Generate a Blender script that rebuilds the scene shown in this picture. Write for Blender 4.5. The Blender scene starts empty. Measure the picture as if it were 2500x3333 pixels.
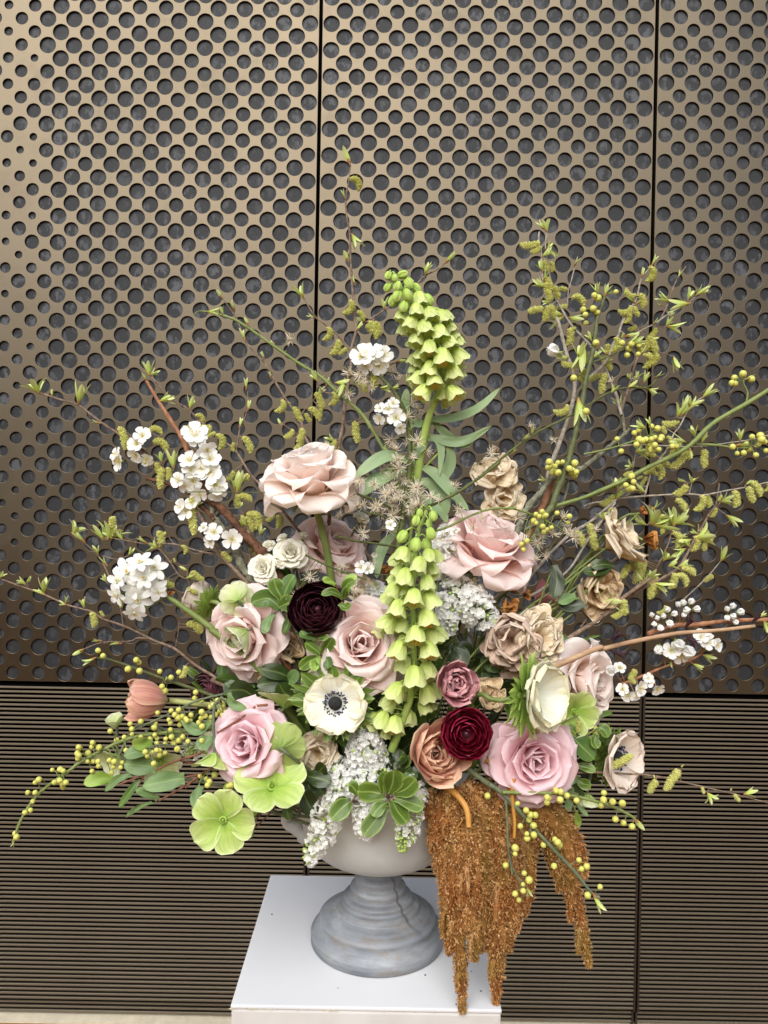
import bpy, math, random
import numpy as np
from mathutils import Vector, Matrix, Euler
random.seed(7); rng = np.random.default_rng(7)
S = bpy.context.scene
C = S.collection
R = math.radians

# ---------------------------------------------------------------- camera
F, CX, CY = 2500.0, 1250.0, 1666.5
CAM = Vector((0, 0, 1.5))
RC = Matrix.Rotation(R(90 - 0.45), 3, 'X') @ Matrix.Rotation(R(1.04), 3, 'Z')
cd = bpy.data.cameras.new('camera'); cam = bpy.data.objects.new('camera', cd); C.objects.link(cam)
cd.sensor_fit = 'VERTICAL'; cd.sensor_height = 36; cd.lens = 36 * F / 3333.0
cd.clip_start = 0.02; cd.clip_end = 200
cam.matrix_world = Matrix.Translation(CAM) @ RC.to_4x4()
S.camera = cam
# ---------------------------------------------------------------- light
SUN_EL, SUN_AZ = 40, 193
w = bpy.data.worlds.new('World'); S.world = w; w.use_nodes = True
nt = w.node_tree; nt.nodes.clear()
sky = nt.nodes.new('ShaderNodeTexSky'); sky.sky_type = 'NISHITA'; sky.sun_disc = False
sky.sun_elevation = R(SUN_EL); sky.sun_rotation = R(SUN_AZ)
sky.air_density = 1.0; sky.dust_density = 2.0; sky.ozone_density = 1.0
bg = nt.nodes.new('ShaderNodeBackground'); bg.inputs[1].default_value = 0.085
wo = nt.nodes.new('ShaderNodeOutputWorld')
hs = nt.nodes.new('ShaderNodeHueSaturation'); hs.inputs['Saturation'].default_value = .5   # thin high cloud
nt.links.new(sky.outputs[0], hs.inputs['Color']); nt.links.new(hs.outputs[0], bg.inputs[0]); nt.links.new(bg.outputs[0], wo.inputs[0])
sd = bpy.data.lights.new('sun', 'SUN'); sd.energy = 1.5; sd.angle = R(60); sd.color = (1.0, .98, .95)
sun = bpy.data.objects.new('sun', sd); C.objects.link(sun)
az, el = R(SUN_AZ), R(SUN_EL)
sdir = Vector((math.sin(az) * math.cos(el), math.cos(az) * math.cos(el), math.sin(el)))
sun.rotation_euler = sdir.to_track_quat('Z', 'Y').to_euler(); sun.location = (0, -3, 6)
S.view_settings.view_transform = 'Standard'; S.view_settings.look = 'None'
S.view_settings.exposure = 1.28; S.view_settings.gamma = 1
S.cycles.use_denoising = True
S.cycles.max_bounces = 8; S.cycles.transparent_max_bounces = 4

# ---------------------------------------------------------------- coordinates: pixels of the photograph -> points at their own distance
REG = dict(a=(0,1100,.42194), b=(600,900,.42194), c=(1200,800,.42194), d=(1800,700,.42194), e=(0,1800,.42194),
           f=(600,1600,.36166), g=(1100,1500,.36166), h=(1600,1500,.36166), i=(600,2200,.36166), j=(1100,2100,.36166),
           k=(1600,2100,.36166), l=(1900,1900,.36166), m=(1300,2550,.42194), n=(700,2750,.48222), o=(900,2000,.24111),
           p=(1000,450,.36166), q=(1900,1250,.36166), s=(1600,650,.36166), t=(1150,1150,.30139), w=(200,2200,.42194),
           x=(950,2150,.33152), z=(0,0,1.50693), r=(0,0,1.0))
def PX(s_, n=2):
    """'a310,425 480,480 ...' -> source pixels; n numbers per item, the first two are x,y (third and on returned raw)"""
    out = []; key = 'r'
    for tok in s_.replace(';', ' ').split():
        if tok[0].isalpha(): key = tok[0]; tok = tok[1:]
        if not tok: continue
        v = [float(q) for q in tok.split(',')]
        ox, oy, sc = REG[key]
        out.append([v[0] * sc + ox, v[1] * sc + oy] + v[2:] + [sc] )
    return out
def XY(key, x, y):
    ox, oy, sc = REG[key]; return ox + x * sc, oy + y * sc
def P(x, y, Y):
    d = RC @ Vector(((x - CX) / F, -(y - CY) / F, -1))
    return CAM + d * (Y / d.y)
def D(dx, up, to):
    return Vector((dx, -to, up)).normalized()
def lerp(a, b, t): return a + (b - a) * t

# ---------------------------------------------------------------- mesh builder
class MB:
    def __init__(s): s.V=[]; s.T=[]; s.Q=[]; s.UV=[]; s.ID=[]; s.n=0; s.Tm=[]; s.Qm=[]
    def add(s, v, f, uv=None, rid=None, mi=0, M=None):
        v = np.asarray(v, float).reshape(-1, 3)
        if M is not None:
            M = np.array(M); v = v @ M[:3,:3].T + M[:3,3]
        n = len(v); f = np.asarray(f, int)
        s.V.append(v)
        s.UV.append(np.zeros((n,2)) if uv is None else np.asarray(uv, float))
        s.ID.append(np.full(n, random.random()) if rid is None else (np.full(n, rid) if np.isscalar(rid) else rid))
        if f.shape[1] == 3: s.T.append(f + s.n); s.Tm.append(np.full(len(f), mi))
        else: s.Q.append(f + s.n); s.Qm.append(np.full(len(f), mi))
        s.n += n
        return s
    def join(s, o, M=None, mi=None):
        base = s.n; V = np.concatenate(o.V)
        if M is not None:
            M = np.array(M); V = V @ M[:3,:3].T + M[:3,3]
        s.V.append(V); s.UV.append(np.concatenate(o.UV)); s.ID.append(np.concatenate(o.ID)); s.n += len(V)
        for a, am, b, bm in ((o.T, o.Tm, s.T, s.Tm), (o.Q, o.Qm, s.Q, s.Qm)):
            for f, m_ in zip(a, am): b.append(f + base); bm.append(m_ if mi is None else np.full(len(f), mi))
        return s
    def mesh(s, name, mats, smooth=True):
        me = bpy.data.meshes.new(name)
        V = np.concatenate(s.V); UV = np.concatenate(s.UV); ID = np.concatenate(s.ID)
        T = np.concatenate(s.T) if s.T else np.zeros((0,3), int); Q = np.concatenate(s.Q) if s.Q else np.zeros((0,4), int)
        loops = np.concatenate([T.ravel(), Q.ravel()]); nt_, nq = len(T), len(Q)
        me.vertices.add(len(V)); me.vertices.foreach_set('co', V.astype(np.float32).ravel())
        me.loops.add(len(loops)); me.loops.foreach_set('vertex_index', loops.astype(np.int32))
        me.polygons.add(nt_ + nq)
        me.polygons.foreach_set('loop_start', np.concatenate([np.arange(nt_)*3, nt_*3 + np.arange(nq)*4]).astype(np.int32))
        mi = np.concatenate((s.Tm or [np.zeros(0)]) + (s.Qm or [np.zeros(0)]))
        me.polygons.foreach_set('material_index', mi.astype(np.int32))
        me.polygons.foreach_set('use_smooth', np.full(nt_ + nq, smooth))
        uvl = me.uv_layers.new(name='UVMap'); uvl.data.foreach_set('uv', UV[loops].astype(np.float32).ravel())
        at = me.attributes.new('rid', 'FLOAT', 'POINT'); at.data.foreach_set('value', ID.astype(np.float32))
        me.update(calc_edges=True)
        for m_ in (mats if isinstance(mats, (list, tuple)) else [mats]): me.materials.append(m_)
        return me

def gridfaces(nv, nu, closed=False):
    a = np.arange(nv * nu).reshape(nv, nu)
    if closed: a = np.concatenate([a, a[:, :1]], 1)
    return np.stack([a[:-1,:-1], a[:-1,1:], a[1:,1:], a[1:,:-1]], -1).reshape(-1, 4)

# ---------------------------------------------------------------- things and parts
def tag(o, label=None, cat=None, group=None, kind=None):
    if label: o['label'] = label
    if cat: o['category'] = cat
    if group: o['group'] = group
    if kind: o['kind'] = kind
    return o
def thing(name, label, cat, loc, group=None):
    o = bpy.data.objects.new(name, None); C.objects.link(o); o.location = loc; o.empty_display_size = .02
    return tag(o, label, cat, group)
def part(name, me, parent=None, M=None, label=None, base=None):
    o = bpy.data.objects.new(name, me); C.objects.link(o)
    M = M if M is not None else Matrix()
    if parent is not None:
        o.parent = parent
        loc = base if base is not None else parent.location
        o.matrix_basis = Matrix.Translation(-Vector(loc)) @ M
    else: o.matrix_basis = M
    if label: o['label'] = label
    return o
def frame(p, d, roll=0, sc=1.0, up=None):
    z = Vector(d).normalized(); up = Vector(up) if up else Vector((0, 0, 1))
    if abs(z.dot(up)) > .98: up = Vector((0, 1, 0))
    x = up.cross(z).normalized(); y = z.cross(x)
    M = Matrix((x, y, z)).transposed().to_4x4()
    return Matrix.Translation(p) @ M @ Matrix.Rotation(R(roll), 4, 'Z') @ Matrix.Scale(sc, 4)

# ---------------------------------------------------------------- materials
def lin(h):
    if isinstance(h, (tuple, list)): v = [q / 255 for q in h]
    else: v = [int(h[i:i+2], 16) / 255 for i in (0, 2, 4)]
    return tuple((q / 12.92 if q <= .04045 else ((q + .055) / 1.055) ** 2.4) for q in v) + (1,)
MT = {}
class NG:
    def __init__(s, name):
        s.m = bpy.data.materials.new(name); s.m.use_nodes = True; s.t = s.m.node_tree; s.t.nodes.clear(); MT[name] = s.m
    def n(s, t, **k):
        nd = s.t.nodes.new('ShaderNode' + t)
        for a, b in k.items(): setattr(nd, a, b)
        return nd
    def l(s, a, b): s.t.links.new(a, b)
    def val(s, sock, v):
        if hasattr(v, 'bl_idname') or hasattr(v, 'links'): s.l(v, sock)
        else: sock.default_value = v
    def math(s, op, a, b=0.0, clamp=False):
        nd = s.n('Math', operation=op); nd.use_clamp = clamp; s.val(nd.inputs[0], a); s.val(nd.inputs[1], b); return nd.outputs[0]
    def mix(s, fac, a, b, mode='MIX'):
        nd = s.n('Mix', data_type='RGBA', blend_type=mode); s.val(nd.inputs[0], fac); s.val(nd.inputs[6], a); s.val(nd.inputs[7], b); return nd.outputs[2]
    def ramp(s, fac, stops):
        nd = s.n('ValToRGB'); s.val(nd.inputs[0], fac); e = nd.color_ramp.elements
        while len(e) < len(stops): e.new(.5)
        for el_, (p_, c_) in zip(e, stops): el_.position = p_; el_.color = c_ if len(c_) == 4 else tuple(c_) + (1,)
        return nd.outputs[0]
    def rng(s, v, a, b, c=0., d=1.):
        nd = s.n('MapRange'); s.val(nd.inputs[0], v)
        for i_, q in zip((1,2,3,4), (a,b,c,d)): nd.inputs[i_].default_value = q
        return nd.outputs[0]
    def noise(s, vec, scale, detail=2, rough=.5, out=0):
        nd = s.n('TexNoise'); 
        if vec is not None: s.l(vec, nd.inputs['Vector'])
        nd.inputs['Scale'].default_value = scale; nd.inputs['Detail'].default_value = detail; nd.inputs['Roughness'].default_value = rough
        return nd.outputs[out]
    def xyz(s, x, y, z):
        nd = s.n('CombineXYZ'); s.val(nd.inputs[0], x); s.val(nd.inputs[1], y); s.val(nd.inputs[2], z); return nd.outputs[0]
    def bump(s, h, strength, dist):
        nd = s.n('Bump'); s.l(h, nd.inputs['Height']); nd.inputs['Strength'].default_value = strength; nd.inputs['Distance'].default_value = dist; return nd.outputs[0]
    def out(s, col, rough=.6, spec=.4, trans=0., nrm=None, metal=0., coat=0., sheen=0.):
        b = s.n('BsdfPrincipled'); s.val(b.inputs['Base Color'], col); s.val(b.inputs['Roughness'], rough)
        b.inputs['Specular IOR Level'].default_value = spec; s.val(b.inputs['Metallic'], metal); b.inputs['Coat Weight'].default_value = coat
        b.inputs['Sheen Weight'].default_value = sheen
        if nrm is not None: s.l(nrm, b.inputs['Normal'])
        o = s.n('OutputMaterial'); sh = b.outputs[0]
        if trans > 0:
            t_ = s.n('BsdfTranslucent'); s.val(t_.inputs[0], col)
            mx = s.n('MixShader'); mx.inputs[0].default_value = trans; s.l(sh, mx.inputs[1]); s.l(t_.outputs[0], mx.inputs[2]); sh = mx.outputs[0]
        s.l(sh, o.inputs[0]); return s.m

def petal_mat(name, base, mid, tip, vein=None, vs=.25, vu=22, vv=1.6, rough=.55, trans=.3, spec=.25, var=.12, blotch=None, bs=.3, mid_pos=.45, rib=0., edge=None, bumps=.35, sheen=.1):
    g = NG(name); uv = g.n('UVMap').outputs[0]; sep = g.n('SeparateXYZ'); g.l(uv, sep.inputs[0]); u, v = sep.outputs[0], sep.outputs[1]
    at = g.n('Attribute', attribute_name='rid').outputs['Fac']; oi = g.n('ObjectInfo').outputs['Random']
    col = g.ramp(v, [(0.02, lin(base)), (mid_pos, lin(mid)), (1.0, lin(tip))])
    idz = g.math('MULTIPLY', g.math('ADD', at, oi), 31.7)
    uc = g.math('SUBTRACT', u, .5)
    fan = g.math('MULTIPLY', uc, vu)
    vn = g.noise(g.xyz(fan, g.math('MULTIPLY', v, vv), idz), 1.0, 3, .6)
    if vein:
        col = g.mix(g.math('MULTIPLY', g.rng(vn, .42, .68), vs), col, lin(vein))
    if blotch:
        bn = g.noise(g.xyz(g.math('MULTIPLY', u, 3.0), g.math('MULTIPLY', v, 3.0), idz), 1.3, 3, .6)
        col = g.mix(g.math('MULTIPLY', g.rng(bn, .48, .7), bs), col, lin(blotch))
    if edge:
        e_ = g.math('MAXIMUM', g.rng(g.math('ABSOLUTE', uc), .36, .5), g.rng(v, .86, 1.0))
        col = g.mix(g.math('MULTIPLY', e_, .7), col, lin(edge))
    if rib > 0:
        rb = g.math('MULTIPLY', g.rng(g.math('ABSOLUTE', uc), .02, .055, 1, 0), rib)
        side = g.n('TexWave'); side.inputs['Scale'].default_value = 1.0
        g.l(g.xyz(g.math('SUBTRACT', g.math('MULTIPLY', v, 3.2), g.math('MULTIPLY', g.math('ABSOLUTE', uc), 2.6)), 0., 0.), side.inputs['Vector'])
        rb = g.math('MAXIMUM', rb, g.math('MULTIPLY', g.rng(side.outputs[1], .93, 1.0), rib * .35))
        col = g.mix(rb, col, lin((168, 190, 100)))
    hsv = g.n('HueSaturation'); g.l(col, hsv.inputs['Color'])
    g.l(g.rng(g.math('FRACT', g.math('ADD', at, oi)), 0, 1, 1 - var, 1 + var), hsv.inputs['Value'])
    return g.out(hsv.outputs[0], rough, spec, trans, g.bump(vn, bumps, .0012), sheen=sheen)

def plain(name, c, rough=.6, spec=.3, c2=None, sc=60, trans=0., bump=.3, metal=0., det=3, dist=.001, stretch=None, lo=.35, hi=.65):
    g = NG(name); tc = g.n('TexCoord').outputs['Object']
    if stretch:
        mp = g.n('Mapping'); g.l(tc, mp.inputs[0]); mp.inputs['Scale'].default_value = stretch; tc = mp.outputs[0]
    n_ = g.noise(tc, sc, det, .6)
    col = lin(c) if not c2 else g.mix(g.rng(n_, lo, hi), lin(c), lin(c2))
    return g.out(col, rough, spec, trans, g.bump(n_, bump, dist), metal)

petal_mat('rose_petal', 'f6cabc', 'fbdcd4', 'fef2ee', 'f0bcb4', .12, 7, 1.2, .6, .42, .2, .03, sheen=.1, bumps=.2)
petal_mat('rose_petal_pale', 'fbe6c8', 'fdeae0', 'fff8f2', 'f6d2c6', .12, 7, 1.2, .6, .42, .2, .03, sheen=.1, bumps=.2)
petal_mat('rose_petal_mauve', 'f0b8b8', 'f7ced3', 'fbe6ea', 'e6a8b2', .15, 7, 1.2, .6, .42, .2, .04, sheen=.1, bumps=.2)
petal_mat('cream_petal', 'eeeabc', 'faf6e2', 'fefcf2', 'e4e0b8', .15, 9, 1.5, .6, .3, .2, .04)
petal_mat('black_petal', '120306', '1a0508', '2a0a12', '5a2a3a', .10, 14, 1.2, .42, .04, .45, .15, edge='4a1c2a', sheen=.0)
petal_mat('red_petal', '220308', '5c0614', '7c0e28', '2a0208', .5, 12, 1.2, .38, .15, .5, .15, edge='9a1c40', sheen=0)
petal_mat('plum_petal', '3a1020', '52202e', '6a3a44', '2a0810', .4, 14, 1.2, .5, .12, .4, .12)
petal_mat('peach_petal', 'e6cc96', 'e0a48c', 'f4cbac', 'c87a70', .3, 16, 1.2, .5, .32, .3, .08, edge='f2d2b0')
petal_mat('tulip_petal', 'e2d09a', 'e0a08c', 'f0bea2', 'a8545c', .6, 24, .7, .5, .28, .3, .08, blotch='cc8c94', bs=.6, edge='f6d2b2', bumps=.7)
petal_mat('mauve_petal', 'd8b090', 'c98288', 'd79aa0', '9c4c5c', .4, 14, 1.2, .5, .2, .3, .08, edge='e6b6b4')
petal_mat('pink_tulip_petal', 'c9b080', 'c78488', 'd48f90', 'a85868', .4, 26, 1.0, .5, .22, .3, .06)
petal_mat('white_petal', 'eef2da', 'fbfbf6', 'fefefc', 'd9dcc8', .2, 16, 1.2, .5, .3, .25, .03)
petal_mat('anemone_petal', 'e8eed2', 'fafaf0', 'fbf8e4', 'd3d6b8', .35, 20, 1.0, .5, .28, .25, .03, edge='efe8b8')
petal_mat('anemone_blush', 'e0dcc0', 'f0e6d8', 'f0dfd0', 'd8c0b0', .35, 20, 1.0, .5, .28, .25, .03)
petal_mat('hellebore_petal', '8fb83c', 'b4cf63', 'd5e39a', '86ad44', .5, 30, 2.0, .5, .25, .3, .05, blotch='c9dc7c', bs=.4, edge='e0e6b4')
petal_mat('hellebore_pale', '9dbb5c', 'd0dc9a', 'ecefd2', '9dbd5c', .3, 30, 1.6, .5, .3, .3, .05)
petal_mat('hellebore_back', '7f9848', 'a3b665', 'b8c87c', '7a9440', .5, 30, 1.6, .55, .2, .3, .06)
petal_mat('bell_petal', 'c4d862', 'd8e688', 'e8eeb4', 'b4cc58', .4, 14, 1.0, .5, .3, .3, .07, mid_pos=.4)
petal_mat('bell_bud', 'aecb58', 'bbd568', 'c6dc7c', '86a83a', .35, 10, .8, .5, .15, .3, .06)
petal_mat('brown_petal', 'a48a56', 'dcc096', 'ecd9b6', 'a0784c', .6, 26, 1.4, .75, .18, .1, .1, blotch='a88058', bs=.5, bumps=.9)
petal_mat('brown_petal_pale', 'c0a060', 'ecd8b2', 'f7ebd2', 'b8966c', .35, 26, 1.4, .75, .22, .1, .08, blotch='a97f3c', bs=.35, bumps=.8)
petal_mat('brown_petal_mauve', '96785a', 'cfb298', 'ead6c0', '8e685c', .65, 28, 1.2, .75, .15, .1, .1, blotch='9c7a60', bs=.4, bumps=.9)
petal_mat('withered_petal', '6b4020', 'a8682e', 'c48c48', '5a3018', .6, 20, 1.4, .7, .12, .2, .12, bumps=.9)
petal_mat('lilac_petal', 'f6f7ec', 'fdfdfa', 'ffffff', None, trans=.5, rough=.45, var=.03)
petal_mat('lilac_bud', 'b4cc70', 'd5e0a0', 'e9edcf', None, trans=.15, rough=.45, var=.06)
petal_mat('leaf_mid', '516a24', '4e6822', '627e30', '3c5216', .35, 14, 2.5, .38, .2, .45, .14, rib=.5, edge='9db45c', bumps=.3, sheen=0)
petal_mat('leaf_dark', '2a3c14', '283814', '3a4a1e', '1a280c', .4, 14, 2.5, .35, .08, .5, .2, rib=.22, bumps=.3, sheen=0)
petal_mat('leaf_green', '4a662a', '466228', '5c7836', '344e1a', .35, 14, 2.5, .4, .15, .45, .15, rib=.35, bumps=.3, sheen=0)
petal_mat('leaf_grey', '8a9c66', '88a074', '9cb480', '708858', .35, 26, .8, .45, .2, .4, .06, bumps=.2, sheen=.05)
petal_mat('leaf_lime', '8fae4a', '93b44e', 'b4cc6c', '789a3a', .3, 16, 1.6, .45, .25, .4, .1, rib=.25, sheen=0)
petal_mat('leaf_sprout', 'c49c54', 'bccf66', 'e0e6aa', 'a2b650', .3, 10, 1.5, .5, .25, .3, .1, mid_pos=.3, sheen=0)
petal_mat('leaf_hellebore', '6e8a54', '647f4c', '7d9860', '4e6a3a', .35, 16, 2.2, .45, .12, .4, .1, rib=.25, sheen=0)
plain('catkin', (200, 202, 100), .75, .2, (236, 234, 160), 260, trans=.2, bump=.5)
plain('bud_brown', (132, 84, 48), .6, .3, (176, 128, 84), 200)
plain('berry', (196, 196, 84), .42, .45, (214, 212, 120), 150, .06, .15)
plain('stem_green', (102, 118, 56), .5, .4, (126, 138, 78), 90, stretch=(1, 1, .2))
plain('stem_dark_green', (76, 82, 44), .55, .4, (98, 104, 64), 120)
plain('stem_grey_green', (84, 94, 74), .6, .35, (112, 120, 84), 120)
plain('stem_lime', (150, 178, 84), .45, .4, (176, 198, 108), 60)
plain('stem_yellow', (168, 176, 104), .5, .4, (190, 192, 130), 60)
plain('stem_red', (110, 66, 52), .6, .3, (136, 92, 66), 90)
plain('twig_brown', (98, 80, 66), .8, .2, (142, 122, 104), 160, bump=.8)
plain('twig_grey', (128, 120, 108), .85, .2, (172, 163, 148), 160, bump=.8)
plain('twig_red', (134, 88, 62), .7, .25, (170, 124, 92), 120, bump=.6)  # crevice shade put into the colour: seeds darker in hollows, lighter on lumps
plain('twig_dry', (150, 118, 90), .8, .2, (188, 158, 126), 90, bump=.8, stretch=(.25, 1, 1))
plain('bark_seed', (62, 46, 36), .8, .2)
plain('bark', (70, 50, 40), .9, .15, (116, 82, 62), 110, bump=1.0, dist=.003)
plain('lichen_bark', (92, 88, 74), .9, .15, (136, 138, 116), 130, bump=1.0, dist=.002)
plain('stem_olive', (70, 76, 36), .55, .35, (92, 100, 52), 120)
plain('anther_dark', (26, 26, 52), .6, .3, (46, 46, 84), 300)
plain('filament', (214, 214, 224), .5, .3)
plain('anemone_eye', (22, 24, 26), .75, .3, (48, 50, 50), 900, bump=.8)
plain('seed_hair', (232, 222, 198), .7, .2, (244, 238, 222), 200, .3)
plain('yellow_anther', (222, 196, 96), .6, .3, (236, 218, 140), 200)
plain('orange_corona', (226, 160, 60), .5, .3, (236, 190, 100), 300)
plain('purple_bud', (48, 28, 36), .7, .3, (74, 46, 56), 200)
plain('amaranth_stem', (178, 124, 52), .5, .35, (202, 150, 74), 80, stretch=(1, 1, .2))
def amaranth_mat():
    g = NG('amaranth_seed'); at = g.n('Attribute', attribute_name='rid').outputs['Fac']
    tc = g.n('TexCoord').outputs['Object']; n_ = g.noise(tc, 22, 2)
    c = g.ramp(at, [(0, lin('6e4420')), (.35, lin('9c6a38')), (.7, lin('b98850')), (1, lin('d8b07c'))])
    c = g.mix(g.math('MULTIPLY', g.rng(n_, .5, .7), .5), c, lin('86702c'))
    c = g.mix(g.math('MULTIPLY', g.rng(n_, .3, .5, 1, 0), .45), c, lin('96501e'))
    g.out(c, .7, .25, .15)
amaranth_mat()

# ---------------------------------------------------------------- the setting
WY = 2.25
def metal_mat(name, c, rough, c2=None, metallic=.9):
    g = NG(name); tc = g.n('TexCoord').outputs['Object']
    mp = g.n('Mapping'); g.l(tc, mp.inputs[0]); mp.inputs['Scale'].default_value = (1.2, 1, 1.2)
    n1 = g.noise(mp.outputs[0], 1.5, 3); n2 = g.noise(tc, 900, 1)
    col = g.mix(g.rng(n1, .3, .7), lin(c), lin(c2 or c))
    g.out(col, g.math('ADD', g.rng(n1, .3, .7, rough - .05, rough + .06), g.rng(g.noise(tc, 9, 4, .7), .55, .8, 0, .08)), .5, 0, g.bump(n2, .06, .0004), metallic)
metal_mat('bronze_sheet', (94, 85, 71), .42, (100, 91, 76), .97)
metal_mat('bronze_slat', (116, 107, 92), .45, (126, 117, 101), .6)
metal_mat('bronze_dark', (60, 52, 44), .5, None, .5)
def felt():
    g = NG('grey_felt'); tc = g.n('TexCoord').outputs['Object']
    mp = g.n('Mapping'); g.l(tc, mp.inputs[0]); mp.inputs['Scale'].default_value = (1.5, 1, .9)
    a = g.noise(mp.outputs[0], 30, 4, .62); b = g.noise(tc, 260, 3, .7); c = g.noise(tc, 2.2, 2)
    f = g.math('MULTIPLY', g.rng(a, .5, .6), g.rng(c, .35, .6, .2, 1))
    col = g.mix(f, lin((38, 39, 41)), lin((82, 84, 88)))
    col = g.mix(g.rng(b, .3, .7, 0, .35), col, lin((28, 29, 30)))
    g.out(col, .6, .3, 0, g.bump(b, .35, .002))
felt()
plain('gap_shade', (10, 9, 8), .9, .1)  # near-black colour paints the shade in gaps behind sheets and slats
plain('white_paint', (213, 214, 216), .4, .4, (207, 208, 211), 6, bump=.05)
plain('white_paint_side', (204, 202, 198), .6, .3, (192, 189, 184), 14, bump=.2)
plain('facade', (158, 84, 40), .85, .1, (130, 70, 34), 2)
plain('pale_stone', (206, 196, 172), .7, .3, (190, 180, 158), 30, bump=.3)
plain('dark_glass', (24, 26, 30), .15, .5)
plain('paving', (146, 108, 60), .9, .1, (124, 92, 52), 14, bump=.5)

# ground
gm = MB(); gs = 60.; GZ = -.034
gm.add([(-gs,-gs,GZ),(gs,-gs,GZ),(gs,gs,GZ),(-gs,gs,GZ)], [(0,1,2,3)])
tag(part('ground', gm.mesh('ground', MT['paving'], False)), kind='structure')

OPP=1
def box(mb, x0, x1, y0, y1, z0, z1, mi=0, bev=0.0):
    if bev <= 0:
        v = [(x0,y0,z0),(x1,y0,z0),(x1,y1,z0),(x0,y1,z0),(x0,y0,z1),(x1,y0,z1),(x1,y1,z1),(x0,y1,z1)]
        return mb.add(v, [(0,3,2,1),(4,5,6,7),(0,1,5,4),(1,2,6,5),(2,3,7,6),(3,0,4,7)], mi=mi)
    import bmesh
    bm = bmesh.new(); bmesh.ops.create_cube(bm, size=1.0)
    for vv in bm.verts: vv.co = Vector((lerp(x0,x1,vv.co.x+.5), lerp(y0,y1,vv.co.y+.5), lerp(z0,z1,vv.co.z+.5)))
    bmesh.ops.bevel(bm, geom=bm.edges[:], offset=bev, segments=2, profile=.6, affect='EDGES')
    bmesh.ops.triangulate(bm, faces=bm.faces[:]); bm.verts.ensure_lookup_table()
    mb.add([tuple(q.co) for q in bm.verts], [[q.index for q in f_.verts] for f_ in bm.faces], mi=mi); bm.free()
    return mb

ob_ = MB(); BY = -13.0    # the house across the street: it keeps the low sky out of the sheets' reflection
box(ob_, -30, 30, BY - 8, BY, GZ + .002, 6.0); box(ob_, -30.2, 30.2, BY - 8, BY + .25, 6.0, 6.3)
bw = part('opposite_building', ob_.mesh('opposite_building', MT['facade'], False)); tag(bw, kind='structure')
gm_ = MB()
for xx in range(-28, 29, 4):
    for zz in (.9, 3.9): box(gm_, xx - .8, xx + .8, BY - .05, BY + .04, zz, zz + 2.1)
part('window', gm_.mesh('window', MT['dark_glass'], False), bw)
AP = 84.9 * WY / F           # hole pitch
XL = (P(1045, 0, WY).x + P(997, 2870, WY).x) / 2
XR = (P(2139, 0, WY).x + P(2072, 3333, WY).x) / 2
PW = XR - XL
ZB = P(1250, 2238, WY).z     # lower edge of the perforated sheets
GAP = .0055
def perforated(x0, x1, z0, rows, pat):
    """sheet whose holes are really cut: rounded rims, 3 mm walls; front face at WY"""
    NS = 24; out = MB()
    th = np.arange(NS) * 2 * np.pi / NS + np.pi / 4 * 0
    # border of the diamond cell, sampled so that border point k faces circle point k
    q = NS // 4; cor = [(1,0),(0,1),(-1,0),(0,-1),(1,0)]
    bd = np.array([[cor[s_][d_] * (1 - k_/q) + cor[s_+1][d_] * k_/q for d_ in (0,1)] for s_ in range(4) for k_ in range(q)]) * AP / 2
    cx = (x0 + x1) / 2
    off = (x1 - x0 - 12 * AP) / 2
    ztop = z0 + 28 * WY / F + AP / 2 * (rows - 1)
    z1 = ztop + 28 * WY / F
    def clip(pts):
        pts = pts.copy(); pts[:,0] = np.clip(pts[:,0], x0, x1); pts[:,1] = np.clip(pts[:,1], z0, z1); return pts
    for r_ in range(-1, rows + 1):
        z = z0 + 28 * WY / F + AP / 2 * r_
        A = (r_ % 2 == 0)
        for c_ in range(-1, 14):
            x = x0 + off + AP * c_ + (0 if A else AP / 2)
            if x > x1 + AP / 2 or x < x0 - AP / 2: continue
            o = clip(bd + np.array([x, z]))
            inside = x0 + .3*AP < x < x1 - .3*AP and 0 <= r_ < rows
            if not inside:
                m_ = clip(np.array([[x, z]]))
                v = np.concatenate([o, m_]); v3 = np.stack([v[:,0], np.full(len(v), WY), v[:,1]], 1)
                f_ = [(k_, (k_+1) % NS, NS) for k_ in range(NS) ]
                f_ = [t_ for t_ in f_ if abs(np.cross(v[t_[1]]-v[t_[0]], v[NS]-v[t_[0]])) > 1e-9]
                if f_: out.add(v3, f_, mi=0)
                continue
            rad = pat(c_, r_, A) * WY / F
            rings = []
            for rr, dy in ((rad + .0008, 0), (rad + .0002, .0003), (rad, .0009), (rad, .0045)):
                rings.append(np.stack([x + rr*np.cos(th), np.full(NS, WY + dy), z + rr*np.sin(th)], 1))
            ob_ = np.stack([o[:,0], np.full(NS, WY), o[:,1]], 1)
            v = np.concatenate([ob_] + rings)
            f_ = gridfaces(5, NS, True)
            out.add(v, f_, mi=0)
    return out, z1
def pat_left(c, r, A):
    rr = random.Random(c * 91 + r * 7 + (1 if A else 0))
    k = c + (.5 if not A else 0)
    if k <= .6: return rr.choice([12, 14, 17, 17, 20, 23])
    if k <= 1.6: return rr.choice([12, 17, 20, 20, 23, 23])
    if k <= 2.1: return rr.choice([20, 23, 23, 26, 26])
    if k in (7.5, 9.5) and rr.random() < .6: return 23
    return 23 if rr.random() < .06 else 26
def pat_mid(c, r, A):
    rr = random.Random(c * 37 + r * 11 + 5)
    k = c + (.5 if not A else 0)
    if k in (4.0, 7.0, 9.5) and rr.random() < .5: return 23
    return 23 if rr.random() < .05 else 26
def pat_right(c, r, A):
    rr = random.Random(c * 53 + r * 17 + 3)
    return rr.choice([21, 23, 24, 24, 26, 26, 26])
ROWS = 58
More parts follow.
